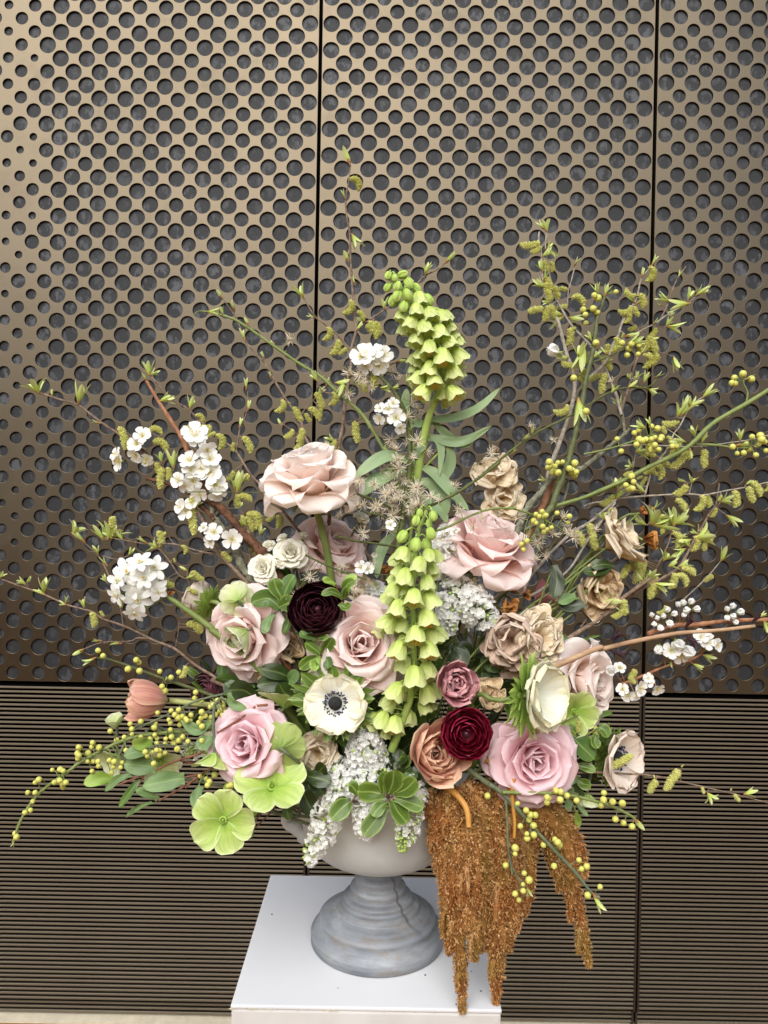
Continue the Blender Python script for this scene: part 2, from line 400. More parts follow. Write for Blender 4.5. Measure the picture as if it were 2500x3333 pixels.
for nm, kx, pat, lab in (('perforated_panel', -1, pat_left, 'left bronze sheet with the smallest round holes near its left edge'),
                    ('perforated_panel', 0, pat_mid, 'middle bronze sheet with round holes, behind the tall green flower spike'),
                    ('perforated_panel', 1, pat_right, 'right bronze sheet with round holes, cut off by the edge of the photo')):
    x0 = XL + kx * PW + GAP; x1 = XL + (kx + 1) * PW - GAP
    t = thing(nm, lab, 'wall panel', (x0, WY, ZB), 'perforated bronze panels of the wall')
    mb, ztop = perforated(x0, x1, ZB, ROWS, pat)
    part('perforated_sheet', mb.mesh('perforated_sheet', MT['bronze_sheet'], False), t)
    e = MB()   # folded returns
    for xa, xb in ((x0, x0 + .002), (x1 - .002, x1)): box(e, xa, xb, WY + .0006, WY + .03, ZB + .002, ztop)
    box(e, x0, x1, WY + .0006, WY + .03, ZB, ZB + .002)
    part('folded_edge', e.mesh('folded_edge', MT['bronze_sheet'], False), t)
    f_ = MB(); box(f_, x0 + .0025, x1 - .0025, WY + .0062, WY + .012, ZB + .003, ztop)
    part('backing_board', f_.mesh('backing_board', MT['grey_felt'], False), t)
# wall behind, coloured near-black for the shade in the joints
wm = MB(); box(wm, XL - 1.6 * PW, XL + 2.6 * PW, WY + .05, WY + .35, GZ + .001, ztop)
wall = part('wall', wm.mesh('wall', MT['gap_shade'], False)); tag(wall, kind='structure')

# louvres: each slat a part
ZL1 = P(1250, 2252, WY).z; ZL0 = P(1250, 3281, WY).z
SP = 14.35 * WY / F
def slat_mesh(w_):
    mb = MB()
    prof = [(0.016, .0022), (.004, .0024), (.0012, .0030), (0, .0046), (.0004, .0086), (.0016, .0094), (.016, .0040)]
    p_ = np.array(prof); n_ = len(prof)
    v = np.concatenate([np.stack([np.full(n_, xx), p_[:,0], p_[:,1] * SP / .01292], 1) for xx in (0, w_)])
    f_ = [(k_, k_ + n_, k_ + 1 + n_, k_ + 1) for k_ in range(n_ - 1)] + [(n_-1, 2*n_-1, n_, 0)]
    return mb.add(v, f_).mesh('slat', MT['bronze_slat'], False)
def louvre(kx, label, z0, z1, yb, grp, n=None):
    x0 = XL + kx * PW + .003; x1 = XL + (kx + 1) * PW - .003; fw = .0055
    t = thing('louvre_panel', label, 'louvre', (x0, yb, z0), grp)
    fm = MB(); box(fm, x0, x0 + fw, yb - .002, yb + .035, z0, z1); part('frame', fm.mesh('frame', MT['bronze_dark'], False), t); fm = MB(); box(fm, x1 - fw, x1, yb - .002, yb + .035, z0, z1)
    bk = MB(); box(bk, x0 + fw, x1 - fw, yb + .028, yb + .035, z0, z1); part('back_plate', bk.mesh('back_plate', MT['gap_shade'], False), t)  # near-black plate paints the shade seen between slats
    part('frame', fm.mesh('frame', MT['bronze_dark'], False), t)
    w_ = x1 - x0 - 2 * fw
    if w_ not in SLM: SLM[w_] = slat_mesh(w_)
    k_ = 0; z = z1 - SP
    while z > z0:
        o = part('slat', SLM[w_], t, Matrix.Translation((x0 + fw, yb + random.uniform(-.0003, .0003), z))); z -= SP
SLM = {}
G1, G2 = 'upper row of bronze louvre panels', 'bottom row of bronze louvre panels'
for kx, a_ in ((-1, 'left'), (0, 'middle'), (1, 'right')):
    louvre(kx, {-1: 'bronze louvre panel left of the vertical joint beside the white plinth', 0: 'bronze louvre panel behind the urn and the hanging orange tassels',
                1: 'bronze louvre panel right of the joint, under the catkin twig'}[kx], ZL0, ZL1, WY + .004, G1)
    louvre(kx, {-1: 'low dark louvre panel along the ground left of the plinth', 0: 'low dark louvre panel along the ground behind the plinth',
                1: 'low dark louvre panel along the ground at the lower right corner'}[kx], GZ + .006, ZL0 - .006, WY + .018, G2)
km = MB(); box(km, XL - PW, XL + 2 * PW, WY - .012, WY + .04, GZ - .01, GZ + .005)
tag(part('threshold_strip', km.mesh('threshold_strip', MT['pale_stone'], False)), 'pale stone strip along the foot of the louvred wall', 'kerb')

# ---------------------------------------------------------------- plinth and urn
UX = P(1228, 3040, .9875).x; UY = .9875; UZ = .9415
t = thing('plinth', 'white painted square plinth with chipped front edge under the urn', 'plinth', (UX, 1.0, 0))
PX0 = P(752, 3285, .851).x; PX1 = PX0 + .301
mb = MB(); box(mb, PX0, PX1, .851, 1.152, GZ + .0005, UZ - .0045, 0, .003)
part('plinth_body', mb.mesh('plinth_body', MT['white_paint_side'], False), t)
mb = MB(); box(mb, PX0 - .0006, PX1 + .0006, .8505, 1.1525, UZ - .0045, UZ, 0, .0016)
part('plinth_top', mb.mesh('plinth_top', MT['white_paint'], False), t)
ch = MB()   # chips of missing paint along the front edge and specks
for k_ in range(20):
    xx = PX0 + random.random() ** 1.5 * .25; s_ = random.uniform(.0004, .0016)
    a_ = np.array([(xx - s_*2, .8497, UZ - .003 - s_*.3), (xx, .8497, UZ - .0035 - s_), (xx + s_*2.4, .8497, UZ - .003 - s_*.3), (xx, .8496, UZ - .0022)])
    ch.add(a_, [(0,1,2,3)])
part('paint_chips', ch.mesh('paint_chips', MT['pale_stone'], False), t)

def zinc():
    g = NG('zinc'); tc = g.n('TexCoord').outputs['Object']
    mp = g.n('Mapping'); g.l(tc, mp.inputs[0]); mp.inputs['Scale'].default_value = (1, 1, 3.5)
    a = g.noise(mp.outputs[0], 14, 5, .62); b = g.noise(mp.outputs[0], 34, 4, .7); c = g.noise(tc, 180, 3)
    col = g.mix(g.rng(a, .38, .62), lin((112, 117, 122)), lin((150, 154, 157)))
    col = g.mix(g.math('MULTIPLY', g.rng(b, .5, .66), .55), col, lin((132, 116, 98)))
    col = g.mix(g.math('MULTIPLY', g.rng(a, .6, .74), .6), col, lin((190, 194, 196)))
    sp = g.n('SeparateXYZ'); g.l(tc, sp.inputs[0])     # a dried run of water down the foot
    wob = g.math('MULTIPLY', g.math('SUBTRACT', g.noise(mp.outputs[0], 12, 2), .5), .03)
    ang = g.math('ADD', g.math('ARCTAN2', sp.outputs[0], g.math('MULTIPLY', sp.outputs[1], -1.0)), wob)
    run = g.rng(g.math('ABSOLUTE', g.math('SUBTRACT', ang, g.math('ADD', .62, g.math('MULTIPLY', g.noise(tc, 26, 1), .3)))), .012, .07, 1, 0)
    run = g.math('MULTIPLY', run, g.rng(sp.outputs[2], .03, .045))
    rg = g.n('SeparateXYZ'); g.l(tc, rg.inputs[0])     # bluish horizontal bands at uneven heights
    col = g.mix(g.math('MULTIPLY', g.rng(g.noise(g.xyz(0., 0., g.math('MULTIPLY', rg.outputs[2], 260.)), 1.0, 2), .45, .6), .5), col, lin((150, 155, 163)))
    col = g.mix(g.math('MULTIPLY', run, .8), col, lin((84, 78, 70)))
    g.out(col, g.rng(b, .3, .7, .52, .72), .4, 0, g.bump(c, .2, .0008), .2)
    g = NG('urn_metal'); tc = g.n('TexCoord').outputs['Object']
    a = g.noise(tc, 10, 4, .6); c = g.noise(tc, 120, 3)
    col = g.mix(g.rng(a, .35, .65), lin((186, 189, 187)), lin((205, 208, 206)))
    g.out(col, .6, .4, 0, g.bump(c, .12, .0006), .1)
zinc()
def lathe(prof, n=96):
    p_ = np.array(prof, float); th = np.arange(n) * 2 * np.pi / n
    v = np.stack([p_[:,0][:,None] * np.cos(th), p_[:,0][:,None] * np.sin(th), np.repeat(p_[:,1][:,None], n, 1)], -1).reshape(-1, 3)
    return v, gridfaces(len(p_), n, True)[:, ::-1]
def smooth_prof(pts, k=6):
    pts = [Vector((a_, b_, 0)) for a_, b_ in pts]; out = []
    for a_ in range(len(pts) - 1):
        p0, p1, p2, p3 = pts[max(a_-1,0)], pts[a_], pts[a_+1], pts[min(a_+2, len(pts)-1)]
        for s_ in range(k):
            u_ = s_ / k
            q = .5 * ((2*p1) + (p2-p0)*u_ + (2*p0-5*p1+4*p2-p3)*u_*u_ + (3*p1-p0-3*p2+p3)*u_**3); out.append((q.x, q.y))
    out.append((pts[-1].x, pts[-1].y)); return out
u = .0004
t = thing('urn', 'footed grey zinc urn with pale bowl on the white plinth', 'urn', (UX, UY, UZ))
foot = [(0,1),(208,0),(213,4),(214,32),(211,38),(205,43),(203,46),(198,56),(190,61),(189,65),(190,72),(187,79),(180,83),(168,91),(150,100),(139,104),(135,106),(135,113),(131,120),(122,124),(115,126),(112,129),(114,137),(109,145),(98,149),(91,152),(88,155),
        (91,166),(88,176),(82,181),(75,184),(72,188),(76,198),(73,208),(65,213),(59,218),(55,230),(55,241),(60,251),(68,258),(60,261),(0,261)]
v, f_ = lathe([(a_*u, b_*u) for a_, b_ in foot]); mb = MB().add(v, f_)
part('foot', mb.mesh('foot', MT['zinc']), t, Matrix.Translation((UX, UY, UZ)))
bowl = smooth_prof([(0,257),(70,257.5),(140,270),(200,299),(234,342),(250,395),(259,470),(266,540)], 6) + smooth_prof([(272,546),(282,552),(286,558),(282,564),(268,566),(258,560)], 3) + smooth_prof([(252,520),(240,420),(200,330),(100,285),(0,280)], 4)
v, f_ = lathe([(a_*u, b_*u) for a_, b_ in bowl], 128); mb = MB().add(v, f_)
part('bowl', mb.mesh('bowl', MT['urn_metal']), t, Matrix.Translation((UX, UY, UZ)))
RZ = UZ + .226   # rim height
for k_, (a_, b2_, lb) in enumerate(((885, 2977, 'tiny dark seed near the back left edge of the plinth top'), (1384, 3175, 'tiny dark seed just right of the urn foot'), (1535, 3163, 'tiny dark seed between the two longest tassel tips'),
        (1565, 3227, 'tiny dark seed nearest the right edge of the plinth'), (1485, 3270, 'tiny dark seed right of the longest tassel tip, near the front edge'), (1460, 3278, 'tiny dark seed left of the longest tassel tip, near the front edge'), (1100, 3217, 'tiny dark seed in front of the urn foot'))):
    pr = P(a_, b2_, .9); d_ = pr - CAM; pr = CAM + d_ * ((UZ - CAM.z) / d_.z)
    if PX0 + .004 < pr.x < PX1 - .004 and .856 < pr.y < 1.14:
        v, f_ = lathe([(1e-4, 0), (.0007, .0003), (.0006, .0008), (1e-4, .0011)], 7); v = v * np.array([1.7, 1, 1]) * random.uniform(.7, 1.2)
        tag(part('fallen_seed', MB().add(v, f_).mesh('fallen_seed', MT['bark_seed']), None, Matrix.Translation(pr) @ Matrix.Rotation(k_, 4, 'Z')), lb, 'seed', 'tiny seeds fallen on the plinth')

def catmull(pts, n):
    pts = [Vector(q) for q in pts]
    if len(pts) == 2: return [pts[0].lerp(pts[1], k_/(n-1)) for k_ in range(n)]
    out = []; m_ = len(pts) - 1
    for k_ in range(n):
        tt = k_ / (n - 1) * m_; a_ = min(int(tt), m_ - 1); s_ = tt - a_
        p0, p1, p2, p3 = pts[max(a_-1,0)], pts[a_], pts[a_+1], pts[min(a_+2, m_)]
        out.append(.5 * ((2*p1) + (p2-p0)*s_ + (2*p0-5*p1+4*p2-p3)*s_*s_ + (3*p1-p0-3*p2+p3)*s_**3))
    return out
def tube(mb, pts, rad, n=6, mi=0, knots=0., cap=True, flat=1.0):
    pts = [Vector(q) for q in pts]; m_ = len(pts)
    if np.isscalar(rad): rad = [rad] * m_
    elif len(rad) == 2: rad = [lerp(rad[0], rad[1], k_/(m_-1)) for k_ in range(m_)]
    nrm = None; V = []; th = np.arange(n) * 2 * np.pi / n
    for k_ in range(m_):
        tg = (pts[min(k_+1, m_-1)] - pts[max(k_-1, 0)])
        tg = tg.normalized() if tg.length > 1e-9 else Vector((0,0,1))
        if nrm is None: nrm = tg.orthogonal().normalized()
        nrm = (nrm - tg * nrm.dot(tg)).normalized(); b_ = tg.cross(nrm)
        r_ = rad[k_] * (1 + (random.random() * knots if knots else 0))
        for a_ in th: V.append(pts[k_] + (nrm * math.cos(a_) + b_ * math.sin(a_) * flat) * r_)
    uv = [(a_ / n, k_ / (m_ - 1)) for k_ in range(m_) for a_ in range(n)]
    mb.add([tuple(q) for q in V], gridfaces(m_, n, True)[:, ::-1], uv, mi=mi)
    if cap:
        mb.add([tuple(q) for q in V[-n:]] + [tuple(pts[-1] + (pts[-1]-pts[-2]).normalized() * rad[-1] * .6)], [(a_, (a_+1) % n, n) for a_ in range(n)], mi=mi)
    return mb
# S-shaped handle at the left of the bowl
hp = [P(*XY('x', a_, b_), UY - .01) for a_, b_ in ((150,1740),(90,1690),(30,1640),(-40,1610),(-60,1560),(-20,1500),(-50,1430),(-90,1370),(-90,1290),(-40,1230),(60,1220))]
mb = MB(); hh = catmull(hp, 40); tube(mb, hh, [.0062 + .0025 * math.sin(k_ / 39 * 9) ** 2 + (.004 if k_ < 4 else 0) for k_ in range(40)], 12, flat=.8)
part('handle', mb.mesh('handle', MT['urn_metal']), t)
mb = MB(); tube(mb, [Vector((2 * UX - q.x, q.y, q.z)) for q in hh], [.0062 + .0025 * math.sin(k_ / 39 * 9) ** 2 for k_ in range(40)], 12, flat=.8)
part('handle', mb.mesh('handle', MT['urn_metal']), t)
def ball(n1=10, n2=14):
    v, f_ = lathe([(max(math.sin(a_), 1e-4), -math.cos(a_)) for a_ in np.linspace(0, math.pi, n1)], n2); return v, f_
v, f_ = lathe([(0, .228), (.05, .226), (.085, .215), (.094, .19), (.09, .16)], 32); v[:,2] += .0
rng_ = np.random.default_rng(3); v = v * (1 + rng_.normal(0, .02, v.shape))
plain('dark_foam', (20, 30, 16), .95, .1, (34, 44, 24), 60)  # dark foam, added as unseen backfill for the dark bouquet centre
tag(part('foam', MB().add(v, f_).mesh('foam', MT['dark_foam']), None, Matrix.Translation((UX, UY, UZ - .012))), 'dark green moss added as dark backfill in the mouth of the urn', 'foam', kind='thing')

# ---------------------------------------------------------------- petals
def sstep(a, b, x):
    t_ = np.clip((x - a) / (b - a), 0, 1); return t_ * t_ * (3 - 2 * t_)
def petal(L, W, ph0, ph1, p=1.0, tip=0., k=0., a=.6, b=5., c=.5, edge=0., ruf=0., rf=3., nu=9, nv=10, r0=0., z0=0., base=.12, fold=0., wob=.0, tear=0., frill=0., mb=None, mi=0, az=0., rid=None, M=None):
    """one sheet growing from the axis: angle from axis runs ph0->ph1 (deg), k lateral curvature, edge = rolled-back margin"""
    v = np.linspace(0, 1, nv); uu = np.linspace(-1, 1, nu)
    phi = np.radians(ph0 + (ph1 - ph0) * v ** p + tip * v ** 3.5)
    ds = L / (nv - 1); mid = (phi[1:] + phi[:-1]) / 2
    r = r0 + np.concatenate([[0], np.cumsum(np.sin(mid) * ds)]); z = z0 + np.concatenate([[0], np.cumsum(np.cos(mid) * ds)])
    wv = (v ** a) * np.clip(1 - v ** b, 0, 1) ** c; wv = wv / wv.max(); wv = np.maximum(wv, base * (1 - v)); wv = wv * W / 2
    s_ = uu[None,:] * wv[:,None]
    kk = max(k, 1e-6)
    ang = np.clip(kk * s_, -2.9, 2.9); lat = np.sin(ang) / kk; inw = (1 - np.cos(ang)) / kk
    e = (np.abs(uu) ** 2.6)[None,:] * 1.25 * sstep(.1, 1.0, v)[:,None]
    disp = inw - edge * W * e
    lat = lat * (1 - .5 * min(1, edge * 3) * e)
    ph_ = random.random() * 6.28; ph2 = random.random() * 6.28
    if ruf:
        disp = disp + ruf * W * np.sin(rf * np.pi * uu + ph_)[None,:] * sstep(.25, 1, v)[:,None] + ruf * .5 * W * np.sin(rf * 2.3 * np.pi * uu + ph2)[None,:] * sstep(.6, 1, v)[:,None]
    if frill: disp = disp + frill * W * (np.sin(9.5 * np.pi * uu * (rf / 4) + ph_) + .5 * np.sin(16 * np.pi * uu * (rf / 4) + ph2))[None,:] * sstep(.55, 1, np.maximum(v[:,None], (np.abs(uu) ** 1.5)[None,:] * (v[:,None] > .3)))
    if wob:
        disp = disp + wob * W * np.sin(3.1 * v + ph2)[:,None] * np.sin(1.7 * uu + ph_)[None,:]
    if fold: disp = disp + fold * np.abs(s_)
    if tear:
        jag = 1 - tear * (rng.random(nu) * .6 + .4 * np.abs(np.sin(rf * 2.1 * uu + ph_)))
        vv = sstep(.7, 1, v)[:,None] * (1 - jag)[None,:]
    else: vv = 0
    nr, nz = -np.cos(phi)[:,None], np.sin(phi)[:,None]; tr, tz = np.sin(phi)[:,None], np.cos(phi)[:,None]
    X = r[:,None] + nr * disp - tr * vv * L; Z = z[:,None] + nz * disp - tz * vv * L; Y = lat
    V = np.stack([X, np.broadcast_to(Y, X.shape), Z], -1).reshape(-1, 3)
    if az:
        ca, sa = math.cos(R(az)), math.sin(R(az)); V = V @ np.array([[ca, sa, 0], [-sa, ca, 0], [0, 0, 1]])
    uv = np.stack(np.broadcast_arrays((uu[None,:] + 1) / 2, v[:,None]), -1).reshape(-1, 2)
    mb = mb if mb is not None else MB()
    return mb.add(V, gridfaces(nv, nu), uv, random.random() if rid is None else rid, mi, M)

def mouth(p, dz=.07):
    a_ = random.random() * 6.28; r_ = random.random() * .05
    return Vector((UX + .06 * max(-1, min(1, (p.x - UX) / .25)) + r_ * math.cos(a_) * .5, UY + .05 * max(-1, min(1, (p.y - UY) / .1)), RZ - dz))
def stem_to(t, p, d, rad, mat, via=None, n=14, sides=8, reach=.35):
    if Vector(d).y > 0: reach = .12
    """stem from behind a bloom down into the mouth of the urn"""
    e = mouth(p); q1 = p - Vector(d).normalized() * min((p - e).length * reach, .06)
    pts = [p] + ([q1] if not via else list(via)) + [e.lerp(p, .25) + Vector((0, .01, -.0)), e]
    mb = MB(); tube(mb, catmull(pts, n), (rad, rad * 1.15), sides)
    part('stem', mb.mesh('stem', mat), t)

def bloom(name, label, cat, x, y, Y, d, group=None):
    p = P(x, y, Y); return thing(name, label, cat, p, group), p, Vector(D(*d))

def rose(label, x, y, Y, d, size, mat, opn=1., roll=0, n=23, via=None, group='pink garden roses', seed=1, name='garden_rose', curl=1., stem=True, back=0., dome=1., small=False, srad=.0028):
    """size = diameter in source pixels"""
    random.seed(seed); t, p, dv = bloom(name, label, 'rose', x, y, Y, d, group)
    Rr = size / 2 * Y / F; M = frame(p, dv, roll) @ Matrix.Translation((0, 0, -Rr * .42))
    m_ = MT[mat]
    for i_ in range(n):
        q = i_ / (n - 1); az_ = i_ * 137.5 + random.uniform(-12, 12)
        L = Rr * lerp(.66 * dome, 1.2, q ** .8) * random.uniform(.94, 1.06); W = Rr * lerp(.95, 1.75, q ** .8)
        ph0 = lerp(12, 44, q ** 1.1) * (.6 + .4 * opn); ph1 = lerp(-14, 100 + back, q ** 1.35) * (opn if q > .3 else 1)
        out_ = q > .35
        me = petal(L, W, ph0, ph1, 1.25, tip=lerp(6, 34, q) if out_ else random.uniform(0, 14), k=1 / (Rr * lerp(.15, .85, q ** .8)), a=.66, b=lerp(3, 3.3, q), c=.55,
                   edge=(.03 + .11 * q) * curl if out_ else .02, ruf=.006 + .008 * q, rf=1.7, nu=19, nv=19, r0=Rr * lerp(.04, .1, q), z0=Rr * lerp(.16, -.08, q), wob=.03).mesh('petal', m_)
        part('petal', me, t, M @ Matrix.Rotation(R(az_), 4, 'Z'))
    if not small or True:
        mb = MB(); 
        for k_ in range(5): petal(Rr * .55, Rr * .2, 70, 130, 1, k=1/(Rr*.3), a=.4, b=1.6, c=.9, nu=5, nv=7, r0=Rr*.04, z0=-Rr*.06, mb=mb, az=k_*72)
        v_, f_ = lathe([(0,-.14),(.05,-.13),(.085,-.06),(.08,.02),(.04,.06)], 12); mb.add(v_ * Rr, f_)
        part('calyx', mb.mesh('calyx', MT['leaf_mid']), t, M)
    if stem: stem_to(t, M @ Vector((0, 0, -Rr * .1)), dv, srad, MT['stem_green'], via)
    return t, p, dv

def ranunculus(label, x, y, Y, d, size, mat, opn, roll, seed, n=46, via=None, mat2=None, group=None):
    random.seed(seed); t, p, dv = bloom('ranunculus', label, 'ranunculus', x, y, Y, d, group)
    Rr = size / 2 * Y / F; M = frame(p, dv, roll)
    for i_ in range(n):
        q = i_ / (n - 1); rho = Rr * lerp(.16, 1.0, q ** .75)
        ph1 = lerp(-50, -8, q) if opn < .5 else lerp(-35, 42, q ** 1.5)
        sp = math.radians(95 - ph1)
        L = rho * sp * random.uniform(.93, 1.05); W = rho * lerp(1.9, 1.35, q)
        me = petal(L, W, 96, ph1, 1.0, tip=random.uniform(-4, 10) + (14 * q if opn > .5 else 0), k=.85 / rho, a=.5, b=7, c=.5, ruf=.008 + .02 * q * (opn > .5), rf=2.4, nu=11, nv=12, r0=0.0, z0=-rho * (.9 if opn < .5 else .72) + (0 if opn < .5 else -Rr * .12 * q)).mesh('petal', MT[mat])
        part('petal', me, t, M @ Matrix.Rotation(R(i_ * 137.5 + random.uniform(-14, 14)), 4, 'Z'))
    mb = MB(); v_, f_ = ball(8, 12); mb.add(v_ * Rr * (.14 if opn < .5 else .17) + np.array([0, 0, -Rr * .2 if opn > .5 else 0]), f_)
    part('flower_eye', mb.mesh('flower_eye', MT['black_petal']), t, M)
    stem_to(t, M @ Vector((0, 0, -Rr * .8)), dv, .0026, MT['stem_green'], via)
    return t, p, dv

def cup_flower(name, label, cat, x, y, Y, d, size, mat, roll=0, seed=1, n=24, close=0., ruf=.04, long=1., via=None, group=None, smat='stem_yellow', narrow=1.):
    """double tulip: crowded upright ruffled petals in a cup"""
    random.seed(seed); t, p, dv = bloom(name, label, cat, x, y, Y, d, group)
    Rr = size / 2 * Y / F; M = frame(p, dv, roll)
    for i_ in range(n):
        q = i_ / (n - 1); rho = Rr * lerp(.3, 1.0, q ** .8)
        ph1 = lerp(-30, 8, q) - close
        L = rho * lerp(2.0, 1.95, q) * long * random.uniform(.88, 1.06); W = rho * lerp(1.5, 1.15, q) * narrow
        me = petal(L, W, lerp(50, 82, q), ph1, .62, tip=random.uniform(-18, 16), k=.9 / rho, a=.55, b=3.4, c=.6, ruf=ruf * random.uniform(.6, 1.4), rf=2.6, edge=random.uniform(-.03, .03), nu=11, nv=12, z0=-Rr * .75, wob=.05, fold=.0).mesh('petal', MT[mat])
        part('petal', me, t, M @ Matrix.Rotation(R(i_ * 137.5 + random.uniform(-20, 20)), 4, 'Z'))
    stem_to(t, M @ Vector((0, 0, -Rr * .74)), dv, .0034, MT[smat], via)
    return t, p, dv

def ruffled(name, label, x, y, Y, d, size, mat, roll=0, seed=1, n=10, o0=26, o1=84, smat='stem_green', via=None, group='dried beige ruffled flowers', ruf=.03, sq=1.0, stem=True):
    random.seed(seed); t, p, dv = bloom(name, label, 'dried flower', x, y, Y, d, group)
    Rr = size / 2 * Y / F; M = frame(p, dv, roll) @ Matrix.Diagonal((1, sq, 1, 1)) @ Matrix.Translation((0, 0, -Rr * .35))
    for i_ in range(n):
        q = i_ / (n - 1)
        me = petal(Rr * lerp(.85, 1.2, q) * random.uniform(.85, 1.15), Rr * lerp(1.1, 2.0, q), lerp(min(o0, 16), 52 if o1 > 40 else o1, q), lerp(o0, o1 + 12, q) + random.uniform(-20, 20), 1.1, tip=random.uniform(-60, 60), k=1 / (Rr * lerp(.55, 1.9, q)), a=.75, b=6, c=.4,
                   ruf=ruf * random.uniform(.7, 1.6), rf=random.uniform(3.2, 5.5), edge=random.uniform(-.06, .1), nu=35, nv=15, wob=.09, r0=Rr*.02, tear=.04, frill=.028).mesh('petal', MT[mat])
        part('petal', me, t, M @ Matrix.Rotation(R(i_ * 137.5 + random.uniform(-20, 20)), 4, 'Z'))
    mb = MB(); 
    for k_ in range(5): petal(Rr * .5, Rr * .12, 60, 60 + random.uniform(-20, 60), 1, a=.4, b=1.4, c=.9, nu=3, nv=6, mb=mb, az=k_*72)
    v_, f_ = ball(6, 8); mb.add(v_ * Rr * .1, f_)
    part('calyx', mb.mesh('calyx', MT['withered_petal']), t, M)
    if stem: stem_to(t, M @ Vector((0, 0, 0)), dv, .0016, MT[smat], via)
    return t, p, dv

def dissected(mb, L, az_, ph0=80, ph1=110, mi=0, lobes=5):
    """feathery collar leaf"""
    petal(L, L * .36, ph0, ph1, 1, a=.5, b=2, c=.8, nu=5, nv=9, mb=mb, az=az_, ruf=.05, mi=mi)
    for k_ in range(lobes):
        q = .25 + .65 * k_ / lobes
        for sg in (-1, 1):
            a_ = az_ + sg * random.uniform(14, 30) * (1.1 - .3 * q); 
            petal(L * random.uniform(.6, 1.08), L * .13, ph0 + random.uniform(-8, 8), ph1 + random.uniform(-25, 25), 1, a=.8, b=1.5, c=.8, nu=3, nv=7, mb=mb, az=a_, ruf=.1, mi=mi)

def anemone(label, x, y, Y, d, size, mat, roll=0, seed=1, o1=88, cup=1., cup0=52, cp=.8, face=True, collar=True, via=None, n=10, group='white anemones', collar_sz=.95, torn=0.):
    random.seed(seed); t, p, dv = bloom('anemone', label, 'anemone', x, y, Y, d, group)
    Rr = size / 2 * Y / F; M = frame(p, dv, roll)
    for i_ in range(n):
        inner = i_ < n // 2
        az_ = (i_ % (n//2)) * 360 / (n//2) + (0 if inner else 180 / (n//2)) + random.uniform(-10, 10)
        me = petal(Rr * (.98 if inner else 1.06) * random.uniform(.95, 1.05), Rr * random.uniform(1.12, 1.3), cup0 if inner else cup0 + 8, (o1 if inner or cp > .7 else o1 + 14) + random.uniform(-5, 5), cp, tip=random.uniform(-16, 12), k=1 / (Rr * 1.1) * cup, a=.75, b=6, c=.45,
                   ruf=.02 if face else .04, rf=1.7, nu=15, nv=11, r0=Rr*.05, z0=0 if inner else -.02 * Rr, edge=random.uniform(-.05, .05), wob=.03, tear=torn).mesh('petal', MT[mat])
        part('petal', me, t, M @ Matrix.Rotation(R(az_), 4, 'Z'))
    if face:
        mb = MB(); v_, f_ = ball(10, 18); mb.add(v_ * np.array([.235, .235, .16]) * Rr * (1 + rng.normal(0, .012, v_.shape)) + np.array([0, 0, Rr*.16]), f_)
        part('flower_eye', mb.mesh('flower_eye', MT['anemone_eye']), t, M)
        mb = MB(); v_, f_ = ball(5, 6)
        for k_ in range(95):
            a_ = k_ * 2.39996; rr = Rr * random.uniform(.3, .42); a_ += random.uniform(-.1, .1); zz = Rr * random.uniform(.16, .25)
            q0 = Vector((math.cos(a_) * Rr * .18, math.sin(a_) * Rr * .18, Rr * .06)); q1 = Vector((math.cos(a_) * rr, math.sin(a_) * rr, zz))
            tube(mb, [q0, q1], .0003, 3, mi=1, cap=False)
            mb.add(v_ @ np.diag([.034, .024, .024]) @ np.array([[math.cos(a_), math.sin(a_), 0], [-math.sin(a_), math.cos(a_), 0], [0, 0, 1]]) * Rr + np.array(q1), f_, mi=0)
        part('stamens', mb.mesh('stamens', [MT['anther_dark'], MT['filament']]), t, M)
    if collar:
        mb = MB()
        for k_ in range(9): dissected(mb, Rr * collar_sz * random.uniform(.85, 1.15), k_ * 40 + random.uniform(-8, 8), 70, 88, lobes=6)
        part('leaf_collar', mb.mesh('leaf_collar', MT['leaf_mid' if face else 'leaf_lime']), t, M @ Matrix.Translation((0, 0, -Rr * .3)))
    stem_to(t, M @ Vector((0, 0, -Rr * .05)), dv, .0028, MT['stem_green'], via)
    return t, p, dv

